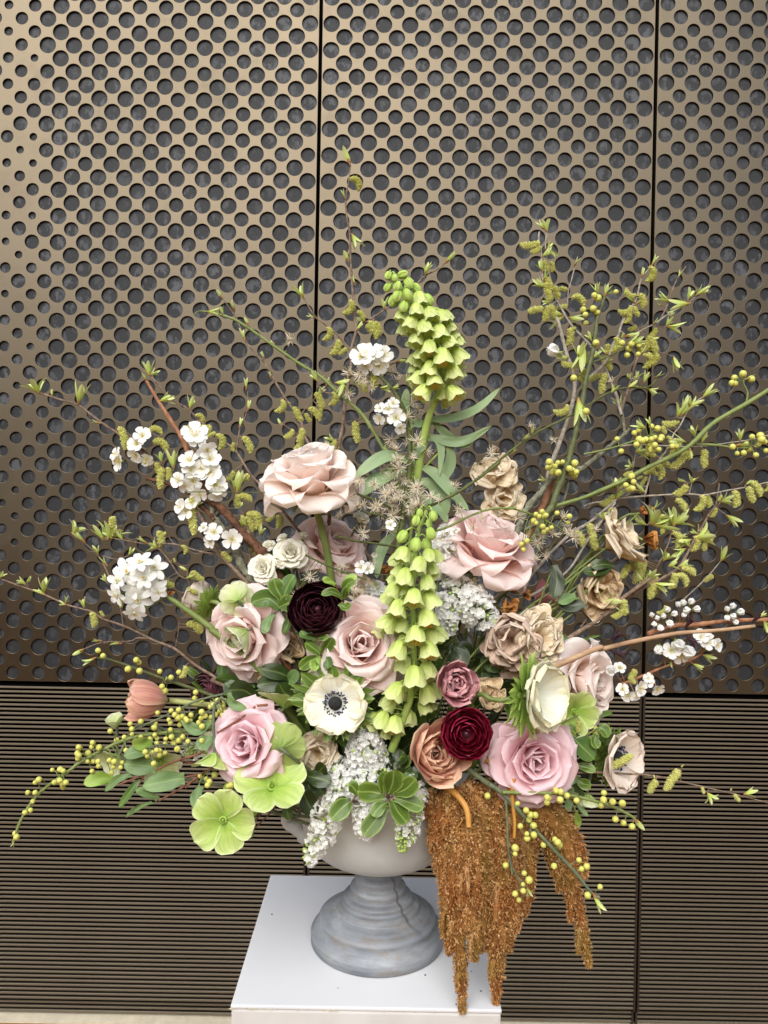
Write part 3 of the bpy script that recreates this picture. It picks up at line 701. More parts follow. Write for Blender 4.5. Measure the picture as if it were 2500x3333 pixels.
def hellebore(label, x, y, Y, d, size, mat, roll=0, seed=1, o0=45, o1=86, via=None, group='green hellebores', center=True, smat='stem_grey_green', w_=.95, stem=True):
    random.seed(seed); t, p, dv = bloom('hellebore', label, 'hellebore', x, y, Y, d, group)
    Rr = size / 2 * Y / F; M = frame(p, dv, roll)
    for i_ in range(5):
        me = petal(Rr * 1.08 * random.uniform(.95, 1.04), Rr * w_ * random.uniform(.95, 1.05), o0, o1 + random.uniform(-6, 6), .7, tip=random.uniform(-12, 10), k=1 / (Rr * 1.4), a=.7, b=3.6, c=.55, nu=13, nv=12, r0=Rr*.03, z0=-.012*Rr*(i_ % 2), wob=.05, ruf=.016, rf=2.4).mesh('petal', MT[mat])
        part('petal', me, t, M @ Matrix.Rotation(R(90 + i_ * 72 + random.uniform(-4, 4)), 4, 'Z'))
    if center:
        mb = MB(); v_, f_ = ball(6, 8)
        for k_ in range(4):
            a_ = k_ * 1.57 + .4
            petal(Rr * .3, Rr * .1, 25, -10, 1, k=1/(Rr*.05), a=.4, b=1.3, c=.8, nu=5, nv=6, mb=mb, az=k_*90, r0=Rr*.02)
            tube(mb, [Vector((math.cos(a_)*.03, math.sin(a_)*.03, .25))*Rr, Vector((math.cos(a_)*.06, math.sin(a_)*.06, .42))*Rr], (Rr*.014, Rr*.006), 4)
        for k_ in range(14):
            a_ = k_ * .449; mb.add(v_ @ np.diag([.035,.035,.06]) * Rr + np.array([math.cos(a_)*.1*Rr, math.sin(a_)*.1*Rr, .08*Rr]), f_)
        part('nectaries', mb.mesh('nectaries', MT['bell_bud']), t, M)
    if stem: stem_to(t, p, dv, .0018, MT[smat], via)
    return t, p, dv

# ---------------------------------------------------------------- small repeated meshes (shared)
def PR(name, mb, mats): return mb.mesh(name, mats)
random.seed(11)
def mk_bell(kind):
    mb = MB(); BW = 1.22
    for ring in (1, 0):
        for k_ in range(3):
            az_ = k_ * 120 + ring * 60
            if kind == 'open': petal(1.04, .72, 86, 5, .33, tip=16, k=2.1, a=.42, b=3.2, c=.62, edge=.03, nu=7, nv=10, r0=.02, z0=0.012 * ring, mb=mb, az=az_, ruf=.012)
            elif kind == 'half': petal(1.0, .76, 86, 2, .36, tip=10, k=2.0, a=.42, b=3.0, c=.62, nu=7, nv=9, r0=.01, z0=0.01 * ring, mb=mb, az=az_)
            else: petal(1.0, .66, 90, -22, .42, tip=-28, k=2.4, a=.45, b=3.6, c=.6, nu=7, nv=9, r0=.0, z0=0.01 * ring, mb=mb, az=az_)
    if kind == 'open':
        for k_ in range(6):
            a_ = k_ * 1.047; tube(mb, [(math.cos(a_)*.05, math.sin(a_)*.05, .1), (math.cos(a_)*.12, math.sin(a_)*.12, .72)], .012, 4, mi=1)
            v_, f_ = ball(5, 6); mb.add(v_ @ np.diag([.035,.035,.09]) + np.array([math.cos(a_)*.13, math.sin(a_)*.13, .76]), f_, mi=2)
    return mb.mesh('bell', [MT['bell_petal'] if kind != 'bud' else MT['bell_bud'], MT['stem_lime'], MT['orange_corona']])
BELL = dict(o=[mk_bell('open') for _ in range(3)], h=[mk_bell('half') for _ in range(2)], b=[mk_bell('bud') for _ in range(2)])

def mk_catkin(bulge, seed):
    random.seed(seed); mb = MB(); n = 150
    def c_(s_): return Vector((bulge * math.sin(s_ * math.pi) + .02 * math.sin(s_ * 9), .0, -s_))
    rad = lambda s_: .10 * (1 - max(0, s_ - .8) * 2.6) * (.75 + .25 * min(1, s_ * 6))
    tube(mb, [c_(k_ / 10) for k_ in range(11)], [rad(k_ / 10) * .75 for k_ in range(11)], 7)
    for k_ in range(n):
        s_ = (k_ + .5) / n; a_ = k_ * 2.39996; p0 = c_(s_); tg = (c_(min(1, s_ + .02)) - c_(max(0, s_ - .02))).normalized()
        ax = Vector((0, 1, 0)); bx = tg.cross(ax).normalized(); o_ = ax * math.cos(a_) + bx * math.sin(a_); sd_ = tg.cross(o_)
        r_ = rad(s_) * random.uniform(.8, 1.1); w_ = .06 * random.uniform(.8, 1.2)
        b0 = p0 + o_ * r_ * .55
        q = [b0 - sd_ * w_, b0 + sd_ * w_, b0 + o_ * r_ * 1.15 + tg * random.uniform(.0, .06), b0 + tg * .07 + o_ * r_ * .3, b0 - tg * .03 + o_ * r_ * .3]
        mb.add([tuple(z_) for z_ in q], [(0,4,2),(4,1,2),(1,3,2),(3,0,2)])
    tube(mb, [(0,0,.03),(0,0,-.04)], (.03, .05), 6, mi=1)
    return mb.mesh('catkin', [MT['catkin'], MT['bud_brown']], False)
CATK = {0: mk_catkin(.04, 1), 1: mk_catkin(.11, 2), 2: mk_catkin(.2, 3)}
def mk_sprout(kind, seed):
    random.seed(seed); mb = MB()
    n_, sp, w_ = {'closed': (2, 12, .26), 'open': (4, 32, .24), 'wide': (5, 62, .26)}[kind]
    for k_ in range(n_):
        petal(random.uniform(.8, 1.05), w_, random.uniform(.2, .8) * sp, sp * random.uniform(.4, 1.2), 1, tip=random.uniform(-20, 35), k=4, a=.7, b=1.8, c=.8, nu=5, nv=9, mb=mb, az=k_ * 360 / n_ + random.uniform(-20, 20), r0=.02, fold=.2)
    for k_ in range(3):
        petal(.36, .17, 14, 8, 1, k=9, a=.5, b=2, c=.8, nu=5, nv=5, mb=mb, az=k_*120, mi=1, r0=.02)
    return mb.mesh('leaf_bud', [MT['leaf_sprout'], MT['bud_brown']])
SPR = {'c': [mk_sprout('closed', 1), mk_sprout('closed', 5)], 'o': [mk_sprout('open', 2), mk_sprout('open', 6)], 'w': [mk_sprout('wide', 3), mk_sprout('wide', 8)]}
def mk_blossom(kind, seed):
    random.seed(seed); mb = MB()
    o1 = {'flat': 86, 'cup': 58, 'bud': 5}[kind]; 
    if kind == 'bud':
        for k_ in range(5): petal(.8, .62, 70, -40, .5, k=2.6, a=.5, b=4, c=.55, nu=5, nv=7, mb=mb, az=k_*72 + 10)
    else:
        for k_ in range(5): petal(.5 * random.uniform(.92, 1.08), random.uniform(.36, .43), 50, o1 + random.uniform(-10, 10), .7, tip=random.uniform(-15, 20), k=1.6, a=1.0, b=3.4, c=.55, nu=7, nv=8, mb=mb, az=k_*72 + random.uniform(-8, 8), r0=.02, ruf=.03)
        for k_ in range(16):
            a_ = k_ * 2.4; rr = random.uniform(.06, .19)
            q1 = (math.cos(a_)*rr, math.sin(a_)*rr, random.uniform(.14, .26)); tube(mb, [(math.cos(a_)*.02, math.sin(a_)*.02, .02), q1], .006, 3, mi=1, cap=False)
            v_, f_ = ball(4, 5); mb.add(v_ * .018 + np.array(q1), f_, mi=1)
    for k_ in range(5): petal(.2, .1, 60, 110, 1, a=.5, b=1.4, c=.8, nu=3, nv=5, mb=mb, az=k_*72 + 36, mi=2, z0=-.02)
    v_, f_ = lathe([(0,-.16),(.05,-.14),(.06,-.06),(.04,.0)], 8); mb.add(v_, f_, mi=2)
    return mb.mesh('blossom', [MT['white_petal'], MT['yellow_anther'], MT['leaf_lime']])
BLO = {'f': [mk_blossom('flat', 1), mk_blossom('flat', 2)], 'c': [mk_blossom('cup', 3), mk_blossom('cup', 4)], 'b': [mk_blossom('bud', 5)]}
def mk_berry():
    mb = MB(); v_, f_ = lathe([(1e-3,-1),(.5,-.87),(.87,-.5),(1,-.05),(.9,.45),(.55,.82),(.12,.97),(.07,1.12),(1e-3,1.14)], 14); mb.add(v_, f_); return mb.mesh('berry', MT['berry'])
BERRY = mk_berry()
def mk_seedhead(seed, n=26, spread=1.9):
    random.seed(seed); mb = MB()
    for k_ in range(n):
        z_ = random.uniform(math.cos(spread), 1); a_ = k_ * 2.4; r_ = math.sqrt(1 - z_*z_)
        d_ = Vector((r_ * math.cos(a_), r_ * math.sin(a_), z_)); l_ = random.uniform(.7, 1.05); s_ = Vector((random.uniform(-.2,.2), random.uniform(-.2,.2), random.uniform(-.1,.25)))
        tube(mb, [d_ * .05, d_ * l_ * .55 + s_ * .2, d_ * l_ + s_], (.045, .022), 3, cap=False)
    v_, f_ = ball(5, 7); mb.add(v_ * .16, f_, mi=1)
    return mb.mesh('seed_head', [MT['seed_hair'], MT['bud_brown']], False)
SEED = [mk_seedhead(1), mk_seedhead(2, 34, 2.4), mk_seedhead(3, 20, 1.4)]
def mk_floret(kind, seed):
    random.seed(seed); mb = MB()
    if kind == 'bud':
        tube(mb, [(0,0,-.9),(0,0,-.1)], (.09, .13), 5)
        v_, f_ = lathe([(1e-3,-.3),(.24,-.2),(.33,.1),(.25,.4),(1e-3,.55)], 7); mb.add(v_, f_)
    else:
        tube(mb, [(0,0,-.9),(0,0,0)], (.09, .13), 5, cap=False)
        for k_ in range(4): petal(.7, .6, 50, random.uniform(65, 100) if kind == 'open' else random.uniform(30, 60), .8, tip=random.uniform(-50, -10), k=2.2, a=.6, b=3, c=.55, nu=5, nv=5, mb=mb, az=k_*90+random.uniform(-10,10), r0=.06)
    return mb.mesh('floret', MT['lilac_bud'] if kind == 'bud' else MT['lilac_petal'])
FLO = [mk_floret('open', 1), mk_floret('open', 2), mk_floret('half', 3)]; FBUD = mk_floret('bud', 4)
FWB = mk_floret('bud', 5); FWB.materials.clear(); FWB.materials.append(MT['lilac_petal'])

def nearest(pathpts, q):
    b = min(pathpts, key=lambda z_: (z_[0]-q[0])**2 + (z_[1]-q[1])**2); return b
def branch(name, label, cat, mat, paths, group=None, cat_='', bud='', blo='', ber='', seed='', spikes='', knots=.35, rs=1, bsz=11.5, bmat=None, ped=None, thorn=False, sep=False, auto=0):
    """paths: [(pts, Y0, Y1, r0, r1)] radii in source px; attachments sit at the depth of the nearest path point"""
    random.seed(hash(name + label[:12]) % 1 if False else rs); P0 = None; cl = []; mb = MB(); t = None
    for (ps, Y0, Y1, r0, r1) in paths:
        if sep and t is not None: part('stem', mb.mesh('stem', MT[mat]), t); mb = MB()
        q = PX(ps); n_ = max(8, 5 * len(q)); W3 = []
        pp = catmull([(a_[0], a_[1], lerp(Y0, Y1, k_ / (len(q)-1))) for k_, a_ in enumerate(q)], n_)
        for k_, z_ in enumerate(pp):
            cl.append((z_.x, z_.y, z_.z)); W3.append(P(z_.x, z_.y, z_.z))
        if P0 is None: P0 = W3[-1].copy(); t = thing(name, label, cat, P0, group)
        rad = [lerp(r0, r1, k_/(n_-1)) * pp[k_].z / F for k_ in range(n_)]
        tube(mb, W3, rad, 7 if max(r0, r1) < 6 else 10, knots=knots)
        if thorn:
            for k_ in range(2, n_ - 1, 2):
                s_ = Vector((random.uniform(-1,1), random.uniform(-.4,.4), random.uniform(-.2,1))).normalized() * rad[k_] * random.uniform(2, 3.4)
                tube(mb, [W3[k_], W3[k_] + s_], (rad[k_] * .8, rad[k_] * .3), 4)
    def stalk(a_, b_, r_, sag=.25):
        m_ = (a_ + b_) / 2 + Vector((0, 0, sag * (a_ - b_).length)); tube(mb, catmull([a_, m_, b_], 6), r_, 5, cap=False)
    ca_, bu_ = PX(cat_), PX(bud)
    for k_ in range(auto):
        z_ = random.choice(cl[:int(len(cl) * .8)]); s_ = random.choice((-1, 1))
        if z_[1] > 1950 and 700 < z_[0] < 1900: continue
        if random.random() < .5: ca_.append([z_[0] + s_ * 4, z_[1], s_ * random.uniform(8, 30), random.uniform(26, 50), random.choice((0, 1, 2)), 1.0])
        else: bu_.append([z_[0], z_[1], random.uniform(20, 160), random.uniform(22, 42), random.choice((0, 1, 1, 2)), 1.0])
    for it in ca_:
        x0, y0 = it[0], it[1]; key_sc = it[-1]; x1 = x0 + it[2] * key_sc; y1 = y0 + it[3] * key_sc; bl = int(it[4]) if len(it) > 5 else 0
        nr = nearest(cl, (x0, y0)); Y = nr[2] - .003; a_, b_ = P(x0, y0, Y), P(x1, y1, Y); L = (b_ - a_).length
        z_ = (a_ - b_).normalized(); y_ = Vector((0, 1, 0)); x_ = y_.cross(z_).normalized(); y_ = z_.cross(x_)
        M = Matrix.Translation(a_) @ Matrix((x_, y_, z_)).transposed().to_4x4() @ Matrix.Scale(L, 4) @ (Matrix.Rotation(math.pi, 4, 'Z') if bl < 0 else Matrix())
        th_ = max(.85, min(1.7, .034 / L)); M = M @ Matrix.Diagonal((th_, th_, 1, 1))
        part('catkin', CATK[abs(bl)], t, M)
        c_ = P(*nr); 
        if (c_ - a_).length > .001: tube(mb, [c_, a_], .0006, 5)
    for it in bu_:
        nr = nearest(cl, it); Y = nr[2] - .002; sc = it[-1]; kd = ['c', 'o', 'w'][int(it[4])] if len(it) > 5 else ('o' if it[3] * sc > 28 else 'c')
        L = it[3] * sc * Y / F * 1.3; an = R(it[2]); dv = Vector((math.cos(an), random.uniform(-.35, .2), math.sin(an)))
        pr = P(it[0], it[1], Y); part('leaf_bud', random.choice(SPR[kd]), t, frame(pr, dv, random.uniform(0, 360), L))
        c_ = P(*nr)
        if (c_ - pr).length > .001: tube(mb, [c_, pr], .0006, 5)
    for it in PX(blo):
        nr = nearest(cl, it); sc = it[-1]; kd = 'fcb'[int(it[5])] if len(it) > 6 else 'f'; Y = nr[2] - .012
        L = it[2] * sc * Y / F * (3.3 if kd != 'b' else 3.0); pr = P(it[0], it[1], Y); dv = Vector((it[3] / 10, -.8, it[4] / 10))
        part('blossom', random.choice(BLO[kd]), t, frame(pr, dv, random.uniform(0, 360), L))
        stalk(P(*nr), pr - dv.normalized() * L * .15, .0006, .1)
    for it in PX(ber):
        nr = nearest(cl, it); rr = bsz * random.uniform(.88, 1.1) * nr[2] / F; Y = nr[2] + random.uniform(-.02, .004)
        pr = P(it[0], it[1], Y); c_ = P(*nr)
        if (pr - c_).length > .05: c_ = pr + (c_ - pr).normalized() * .05
        dv = Vector((random.uniform(-1, 1), random.uniform(-1, .2), random.uniform(-1, .6)))
        part('berry', BERRY, t, frame(pr, dv, 0, rr * random.uniform(.72, 1.0))); stalk(c_, pr + (c_ - pr).normalized() * rr * .8, .0005, .3)
    for it in PX(seed):
        nr = nearest(cl, it); Y = nr[2] + random.uniform(-.02, .015); pr = P(it[0], it[1], Y); rr = (it[2] if len(it) > 3 else 24) * random.uniform(.85, 1.15) * Y / F
        dv = Vector((random.uniform(-.7, .7), -.6, random.uniform(.0, 1)))
        part('seed_head', random.choice(SEED), t, frame(pr, dv, random.uniform(0, 360), rr)); stalk(P(*nr), pr, .00045, .1)
    part('stem', mb.mesh('stem', MT[mat]), t)
    return t

def strap(ps, Wpx, Y0, Y1, nrm=(0, -1, .5), twist=0., nv=18, a=.45, b=2.2, c=.75, keel=.25):
    """long leaf along a path; nrm = the way its face looks"""
    q = PX(ps); pp = catmull([(z_[0], z_[1], lerp(Y0, Y1, k_ / (len(q)-1))) for k_, z_ in enumerate(q)], nv)
    W3 = [P(z_.x, z_.y, z_.z) for z_ in pp]; nu = 7; V = []; UV = []; w0 = Wpx * (Y0 + Y1) / 2 / F / 2; wm = 0; ws = []
    for k_ in range(nv):
        v_ = k_ / (nv - 1); ws.append(max((v_ ** a) * max(0, 1 - v_ ** b) ** c, .3 * (1 - v_)))
    wm = max(ws)
    for k_ in range(nv):
        tg = (W3[min(k_+1, nv-1)] - W3[max(k_-1, 0)]).normalized(); n_ = Vector(nrm); n_ = Matrix.Rotation(R(twist * k_ / nv), 3, tg) @ n_
        sd_ = tg.cross(n_).normalized(); n_ = sd_.cross(tg)
        for i_ in range(nu):
            uu = i_ / (nu - 1) * 2 - 1; s_ = uu * w0 * ws[k_] / wm
            V.append(W3[k_] + sd_ * s_ + n_ * (keel * abs(s_) + .0006 * math.sin(k_ * .9 + uu * 3))); UV.append((i_ / (nu-1), k_ / (nv-1)))
    return MB().add([tuple(z_) for z_ in V], gridfaces(nv, nu), UV)
def leafset(name, label, cat, mat, items, Y, group=None, hub=None, smat='stem_green', nrm=(0, -1, .5), keel=.22, a=.75, b=2.4, c=.8, srad=.0011, seed=1, stem=True, spokes=True):
    """items: (path, width_region_px, region key for width) -> each leaf a part; hub = where the stem ends"""
    random.seed(seed); f0 = PX(items[0][0])[0]; p = P(f0[0], f0[1], Y); t = thing(name, label, cat, p, group); mb = MB()
    hb = P(*(PX(hub)[0][:2] if hub else f0[:2]), Y + .01)
    for it in items:
        q = PX(it[0]); sc = q[0][-1]; dy = random.uniform(-.012, .006); m_ = it[2] if len(it) > 2 else mat
        nn = Vector(nrm) + Vector((random.uniform(-.45, .45), 0, random.uniform(-.35, .35)))
        me = strap(it[0], it[1] * sc * 1.25, Y + .002, Y + dy, nn, random.uniform(-22, 22), 12, a, b, c, keel).mesh('leaf', MT[m_]); part('leaf', me, t)
        b_ = P(q[0][0], q[0][1], Y + .002)
        if spokes: tube(mb, catmull([hb, (hb + b_) / 2, b_], 5), srad, 6)
    if stem:
        e = mouth(hb); tube(mb, catmull([hb, hb.lerp(e, .4) + Vector((0, .01, .01)), e], 10), srad * 1.3, 6)
    part('stem', mb.mesh('stem', MT[smat]), t); return t
# ================================================================ the flowers
G='pink garden roses'
rose('large blush rose on a tall bare stem, highest rose, left of the upright green spike', *XY('b', 975, 1560), .95, (-.12, .88, .32), 322, 'rose_petal_pale', opn=1.16, seed=3, roll=20, back=44, dome=1.35, n=28,
     via=[P(*XY('f', 1200, 200), .955), P(*XY('f', 1260, 430), .96), P(*XY('f', 1320, 750), .97)], srad=.0044)
rose('pink rose seen from behind, half hidden below the highest rose', *XY('f', 1330, 520), 1.02, (.35, .55, .5), 255, 'rose_petal', opn=1.0, seed=5, roll=50)
rose('pink rose opening to the upper right beside the white lilac and the lower green spike', *XY('g', 1330, 790), .97, (.28, .82, .36), 330, 'rose_petal', opn=1.0, seed=8, roll=120, back=34, dome=1.3, n=26)
rose('pink rose with long petals spilling down to the left, behind the narcissus stem', *XY('f', 560, 1300), .955, (-.35, -.12, .8), 300, 'rose_petal', opn=1.12, seed=13, roll=75, back=10)
rose('pink rose facing the viewer between the black ranunculus and the lower green spike', *XY('g', 205, 1665), .91, (.08, .34, .93), 330, 'rose_petal', opn=.98, seed=21, roll=200)
rose('mauve pink rose behind the green hellebores at the lower left', *XY('i', 590, 620), .88, (-.28, .3, .9), 285, 'rose_petal_mauve', opn=.92, seed=34, roll=300)
rose('full mauve pink rose over the orange tassels, right of the red ranunculus', *XY('k', 370, 1030), .88, (.1, .1, .98), 300, 'rose_petal_mauve', opn=1.02, seed=55, roll=10)
rose('pale rose tilted to the right edge of the bouquet under the brown branch', *XY('k', 830, 330), .96, (.62, .1, .6), 300, 'rose_petal_pale', opn=1.15, seed=89, roll=160, back=14)
GS='cream spray roses'
kw=dict(group=GS, name='spray_rose', n=19, small=True, srad=.0013)
rose('open cream spray rose, the largest of its cluster', *XY('f', 960, 555), .97, (.1, .5, .85), 108, 'cream_petal', opn=.95, seed=2, **kw)
rose('cream spray rose lowest at the left of its cluster', *XY('f', 715, 690), .965, (-.2, .25, .9), 100, 'cream_petal', opn=.9, seed=4, **kw)
rose('cream spray rose in side view under the lowest one of the cluster', *XY('f', 690, 775), .98, (-.5, -.1, .7), 74, 'cream_petal', opn=.9, seed=6, **kw)
kw['n']=11
rose('cream rosebud with green sepals at the top left of the cluster', *XY('f', 890, 430), .98, (-.35, .8, .3), 52, 'cream_petal', opn=.25, seed=7, **kw)
rose('cream rosebud above the open spray rose', *XY('f', 1065, 405), .985, (.1, .9, .3), 46, 'cream_petal', opn=.2, seed=9, **kw)
rose('small half open cream rosebud left of the open spray rose', *XY('f', 765, 495), .985, (-.2, .7, .5), 56, 'cream_petal', opn=.4, seed=10, **kw)
rose('cream rosebud between the two open spray roses', *XY('f', 850, 660), .96, (.2, .6, .6), 50, 'cream_petal', opn=.3, seed=11, **kw)
rose('cream rosebud with dark sepals beside the clematis seed heads', *XY('g', 210, 520), 1.0, (.2, .75, .4), 62, 'cream_petal', opn=.5, seed=12, **kw)
ranunculus('nearly black ranunculus, a tight ball of thin petals', *XY('f', 1200, 1060), .90, (-.05, .45, .8), 172, 'black_petal', 0, 30, 5, n=52)
ranunculus('open dark red ranunculus above the orange tassels', *XY('j', 1160, 800), .845, (-.05, .22, .95), 186, 'red_petal', 1, 60, 9, n=44)
ranunculus('plum ranunculus partly hidden at the left edge of the bouquet', *XY('f', 190, 1780), .98, (-.3, .1, .7), 110, 'plum_petal', 0, 10, 15, n=30)
cup_flower('double_tulip', 'peach double tulip with open cup, left of the red ranunculus', 'tulip', *XY('j', 880, 970), .865, (.32, .3, .88), 206, 'peach_petal', 20, 3, n=30, close=-4, ruf=.025, long=1.0, narrow=1.15)
cup_flower('double_tulip', 'mauve pink double tulip touching the lower green spike', 'tulip', *XY('j', 1060, 340), .875, (.25, .2, .93), 152, 'mauve_petal', 70, 6, n=34, close=4, ruf=.055)
cup_flower('tulip', 'salmon striped tulip lying sideways at the far left', 'tulip', *XY('e', 1150, 1135), .92, (-.93, .08, .34), 150, 'tulip_petal', 30, 12, n=22, close=13, ruf=.03, narrow=1.1, long=1.12,
           via=[P(*XY('e', 1330, 1140), .935), P(*XY('e', 1640, 1175), .945), P(*XY('i', 300, 260), .95)])
cup_flower('tulip', 'dusty pink tulip with pointed petals behind the brown flowers at the right', 'tulip', *XY('h', 500, 1220), 1.03, (.55, .6, .3), 125, 'pink_tulip_petal', 30, 14, n=6, close=-24, ruf=.015, long=1.1)
anemone('white anemone with blue black stamens facing the viewer in the lower middle', *XY('o', 800, 1190), .875, (-.05, .12, .98), 192, 'anemone_petal', 15, 4, o1=84, collar_sz=1.5)
anemone('blush anemone turned right at the right edge of the bouquet', *XY('k', 1100, 1010), .93, (.55, .02, .75), 205, 'anemone_blush', 15, 7, o1=70, torn=.1)
anemone('cream anemone seen from the side with green ruff, above the mauve rose', *XY('k', 380, 450), .86, (.6, .08, .55), 240, 'anemone_petal', 40, 9, o1=40, cup0=80, cp=.55, cup=1.0, n=14, face=False, collar_sz=1.1,
        via=[P(*XY('j', 1430, 500), .87), P(*XY('j', 1200, 500), .89)])
anemone('pale anemone seen from behind above the narcissus stem', *XY('f', 190, 1010), .99, (-.75, .3, -.35), 150, 'anemone_blush', 0, 13, o1=50, cup=1.3, face=False, collar_sz=.9)
anemone('small white anemone petals showing behind the front anemone', *XY('o', 600, 960), .91, (-.3, .5, -.5), 120, 'anemone_petal', 0, 17, o1=60, face=False, collar=False)
# hellebores
H='green hellebores'
hellebore('flat five petalled green hellebore, lowest flower at the left', *XY('i', 355, 1290), .85, (-.05, .06, 1), 206, 'hellebore_petal', -18, 3, o0=60, o1=90, w_=1.02)
hellebore('bright green hellebore in side view with tall green pistil, above the flat one', *XY('i', 790, 1010), .855, (.05, .72, .6), 236, 'hellebore_petal', 10, 5, o0=50, o1=82)
hellebore('olive green hellebore seen from behind over the mauve rose', *XY('i', 865, 650), .85, (.15, .1, -.95), 165, 'hellebore_back', 30, 7, o1=84, center=False, via=[P(*XY('i', 930, 700), .845), P(*XY('i', 1040, 790), .865), P(*XY('i', 1150, 870), .89)])
hellebore('white green hellebore seen from behind at the upper left of the bouquet', *XY('f', 480, 985), .93, (-.25, .1, -.9), 130, 'hellebore_pale', 12, 9, o1=76, center=False,
          via=[P(*XY('f', 600, 1110), .94), P(*XY('f', 720, 1280), .945), P(*XY('f', 950, 1600), .96)])
hellebore('nodding pale green hellebore below the white green one', *XY('f', 560, 1250), .925, (-.6, -.5, .35), 135, 'hellebore_pale', 50, 10, o1=50, center=False, via=[P(*XY('f', 700, 1250), .935), P(*XY('f', 960, 1620), .955)])
hellebore('nodding hellebore with hanging long petals beside the mauve rose', *XY('i', 270, 690), .87, (-.1, -.85, .3), 150, 'hellebore_petal', 0, 11, o1=62)
hellebore('green hellebore with dark stalk between rose and cream anemone at the right', *XY('k', 730, 590), .92, (.2, -.1, .9), 165, 'hellebore_petal', 40, 12)
hellebore('pale hellebore hanging under the salmon tulip', *XY('w', 440, 620), .93, (-.4, -.35, .6), 130, 'hellebore_pale', 10, 14, o1=55)
hellebore('white green hellebore bud cup left of the salmon tulip stem', *XY('w', 430, 390), .94, (-.2, .8, .3), 84, 'hellebore_pale', 0, 15, o1=25, center=False)
hellebore('pale hellebore behind the long leaves at the lower left', *XY('w', 760, 640), .95, (.3, -.3, .7), 150, 'hellebore_pale', 0, 16, o1=62)
hellebore('green hellebore behind the front anemone, seen edge on', *XY('i', 900, 290), .90, (.1, .7, -.2), 190, 'hellebore_petal', 0, 18, o1=88, center=False)
hellebore('hellebore hanging near the berry sprig at the lower right', *XY('k', 860, 1330), .93, (.0, -.9, .2), 100, 'hellebore_pale', 0, 19, o1=40, center=False)
hellebore('hellebore cup hanging beside the orange tassel', *XY('k', 660, 1560), .93, (.1, -.8, .1), 110, 'hellebore_pale', 0, 20, o1=30, center=False)
hellebore('small hellebore petals behind the berries beside the tulip stem', *XY('w', 1160, 530), .96, (-.3, .2, .8), 90, 'hellebore_pale', 0, 22, o1=70)
# dried ruffled flowers
B='brown_flower'
ruffled('dried_flower', 'crumpled tan dried flower at the right under the catkin twigs', *XY('h', 1140, 740), .99, (.6, .5, .4), 190, 'brown_petal_pale', 10, 3)
ruffled('dried_flower', 'drooping tan dried flower right below the crumpled one', *XY('h', 960, 1150), .985, (.25, -.1, .85), 165, 'brown_petal', 60, 4)
ruffled('dried_flower', 'big mauve brown dried flower on the left of its pair', *XY('h', 170, 1620), .93, (-.2, .1, .9), 175, 'brown_petal_mauve', 20, 5, n=13)
ruffled('dried_flower', 'pale frilled dried flower beside the mauve brown one', *XY('h', 430, 1590), .935, (.35, .2, .85), 160, 'brown_petal_pale', 0, 6, n=15)
ruffled('dried_flower', 'mauve brown petals drooping under the big dried flower', *XY('h', 180, 1830), .95, (-.1, -.6, .6), 110, 'brown_petal_mauve', 0, 7, n=7)
ruffled('dried_flower', 'cream dried flower with brown heart, highest at the right of the green spike', *XY('g', 1400, 130), 1.02, (-.05, .55, .7), 138, 'brown_petal_pale', 0, 8)
ruffled('dried_flower', 'cream crinkled dried flower just above the upper right pink rose', *XY('g', 1480, 350), 1.015, (.1, .35, .85), 130, 'brown_petal_pale', 80, 9)
ruffled('dried_flower', 'beige frilled dried flower below the front anemone', *XY('i', 1190, 690), .90, (.15, .1, .95), 135, 'brown_petal_pale', 30, 10, n=13)
ruffled('dried_flower', 'yellow brown dried flower behind the reddish stems left of centre', *XY('f', 920, 1440), .965, (.1, .5, .8), 130, 'brown_petal', 0, 11, o0=5, o1=30)
ruffled('dried_flower', 'small ochre dried petals below the yellow brown flower', *XY('f', 740, 1690), .95, (-.3, -.2, .8), 70, 'brown_petal', 0, 12, n=6)
ruffled('dried_flower', 'beige dried petals between red ranunculus and cream anemone', *XY('j', 1370, 480), .92, (.2, .5, .8), 100, 'brown_petal', 0, 13, n=7)
ruffled('dried_flower', 'pale dried flower behind the black ranunculus', *XY('g', 240, 1200), 1.02, (0, .7, .5), 120, 'brown_petal_pale', 0, 14, n=9)
kw=dict(n=6, group='withered brown buds', ruf=.05)
ruffled('withered_bud', 'withered orange brown bud above the mauve brown dried flower', *XY('h', 130, 1330), .945, (.3, .3, .8), 78, 'withered_petal', 0, 21, o0=0, o1=20, **kw)
ruffled('withered_bud', 'withered rust bud beside the upper right rose', *XY('h', 170, 1150), .96, (.3, .6, .5), 58, 'withered_petal', 0, 22, o0=-8, o1=12, **kw)
ruffled('withered_bud', 'narrow withered bud pointing right', *XY('h', 300, 1210), .955, (.95, .1, .3), 44, 'withered_petal', 0, 23, o0=-10, o1=10, **kw)
ruffled('withered_bud', 'brown seed flower at the right behind the crumpled dried flower', *XY('h', 1400, 710), 1.0, (.9, .1, .3), 74, 'withered_petal', 0, 24, o0=0, o1=30, **kw)
ruffled('withered_bud', 'closed brown bud on a stalk right of the crumpled dried flower', *XY('h', 1350, 460), 1.01, (.75, .6, .2), 40, 'withered_petal', 0, 25, o0=-12, o1=4, **kw)
ruffled('withered_bud', 'rosy brown bud above the highest cream dried flower', *XY('c', 975, 1590), 1.03, (0, .9, .3), 50, 'brown_petal_mauve', 0, 26, o0=-8, o1=12, **kw)
ruffled('withered_bud', 'brown withered tuft between the spike and the long leaf', *XY('g', 420, 1000), 1.05, (0, .8, .4), 70, 'withered_petal', 0, 27, o0=0, o1=30, **kw)
ruffled('withered_bud', 'ochre withered leafy bud left of the black ranunculus', *XY('f', 880, 1270), .96, (0, .6, .6), 50, 'withered_petal', 0, 28, o0=0, o1=20, **kw)

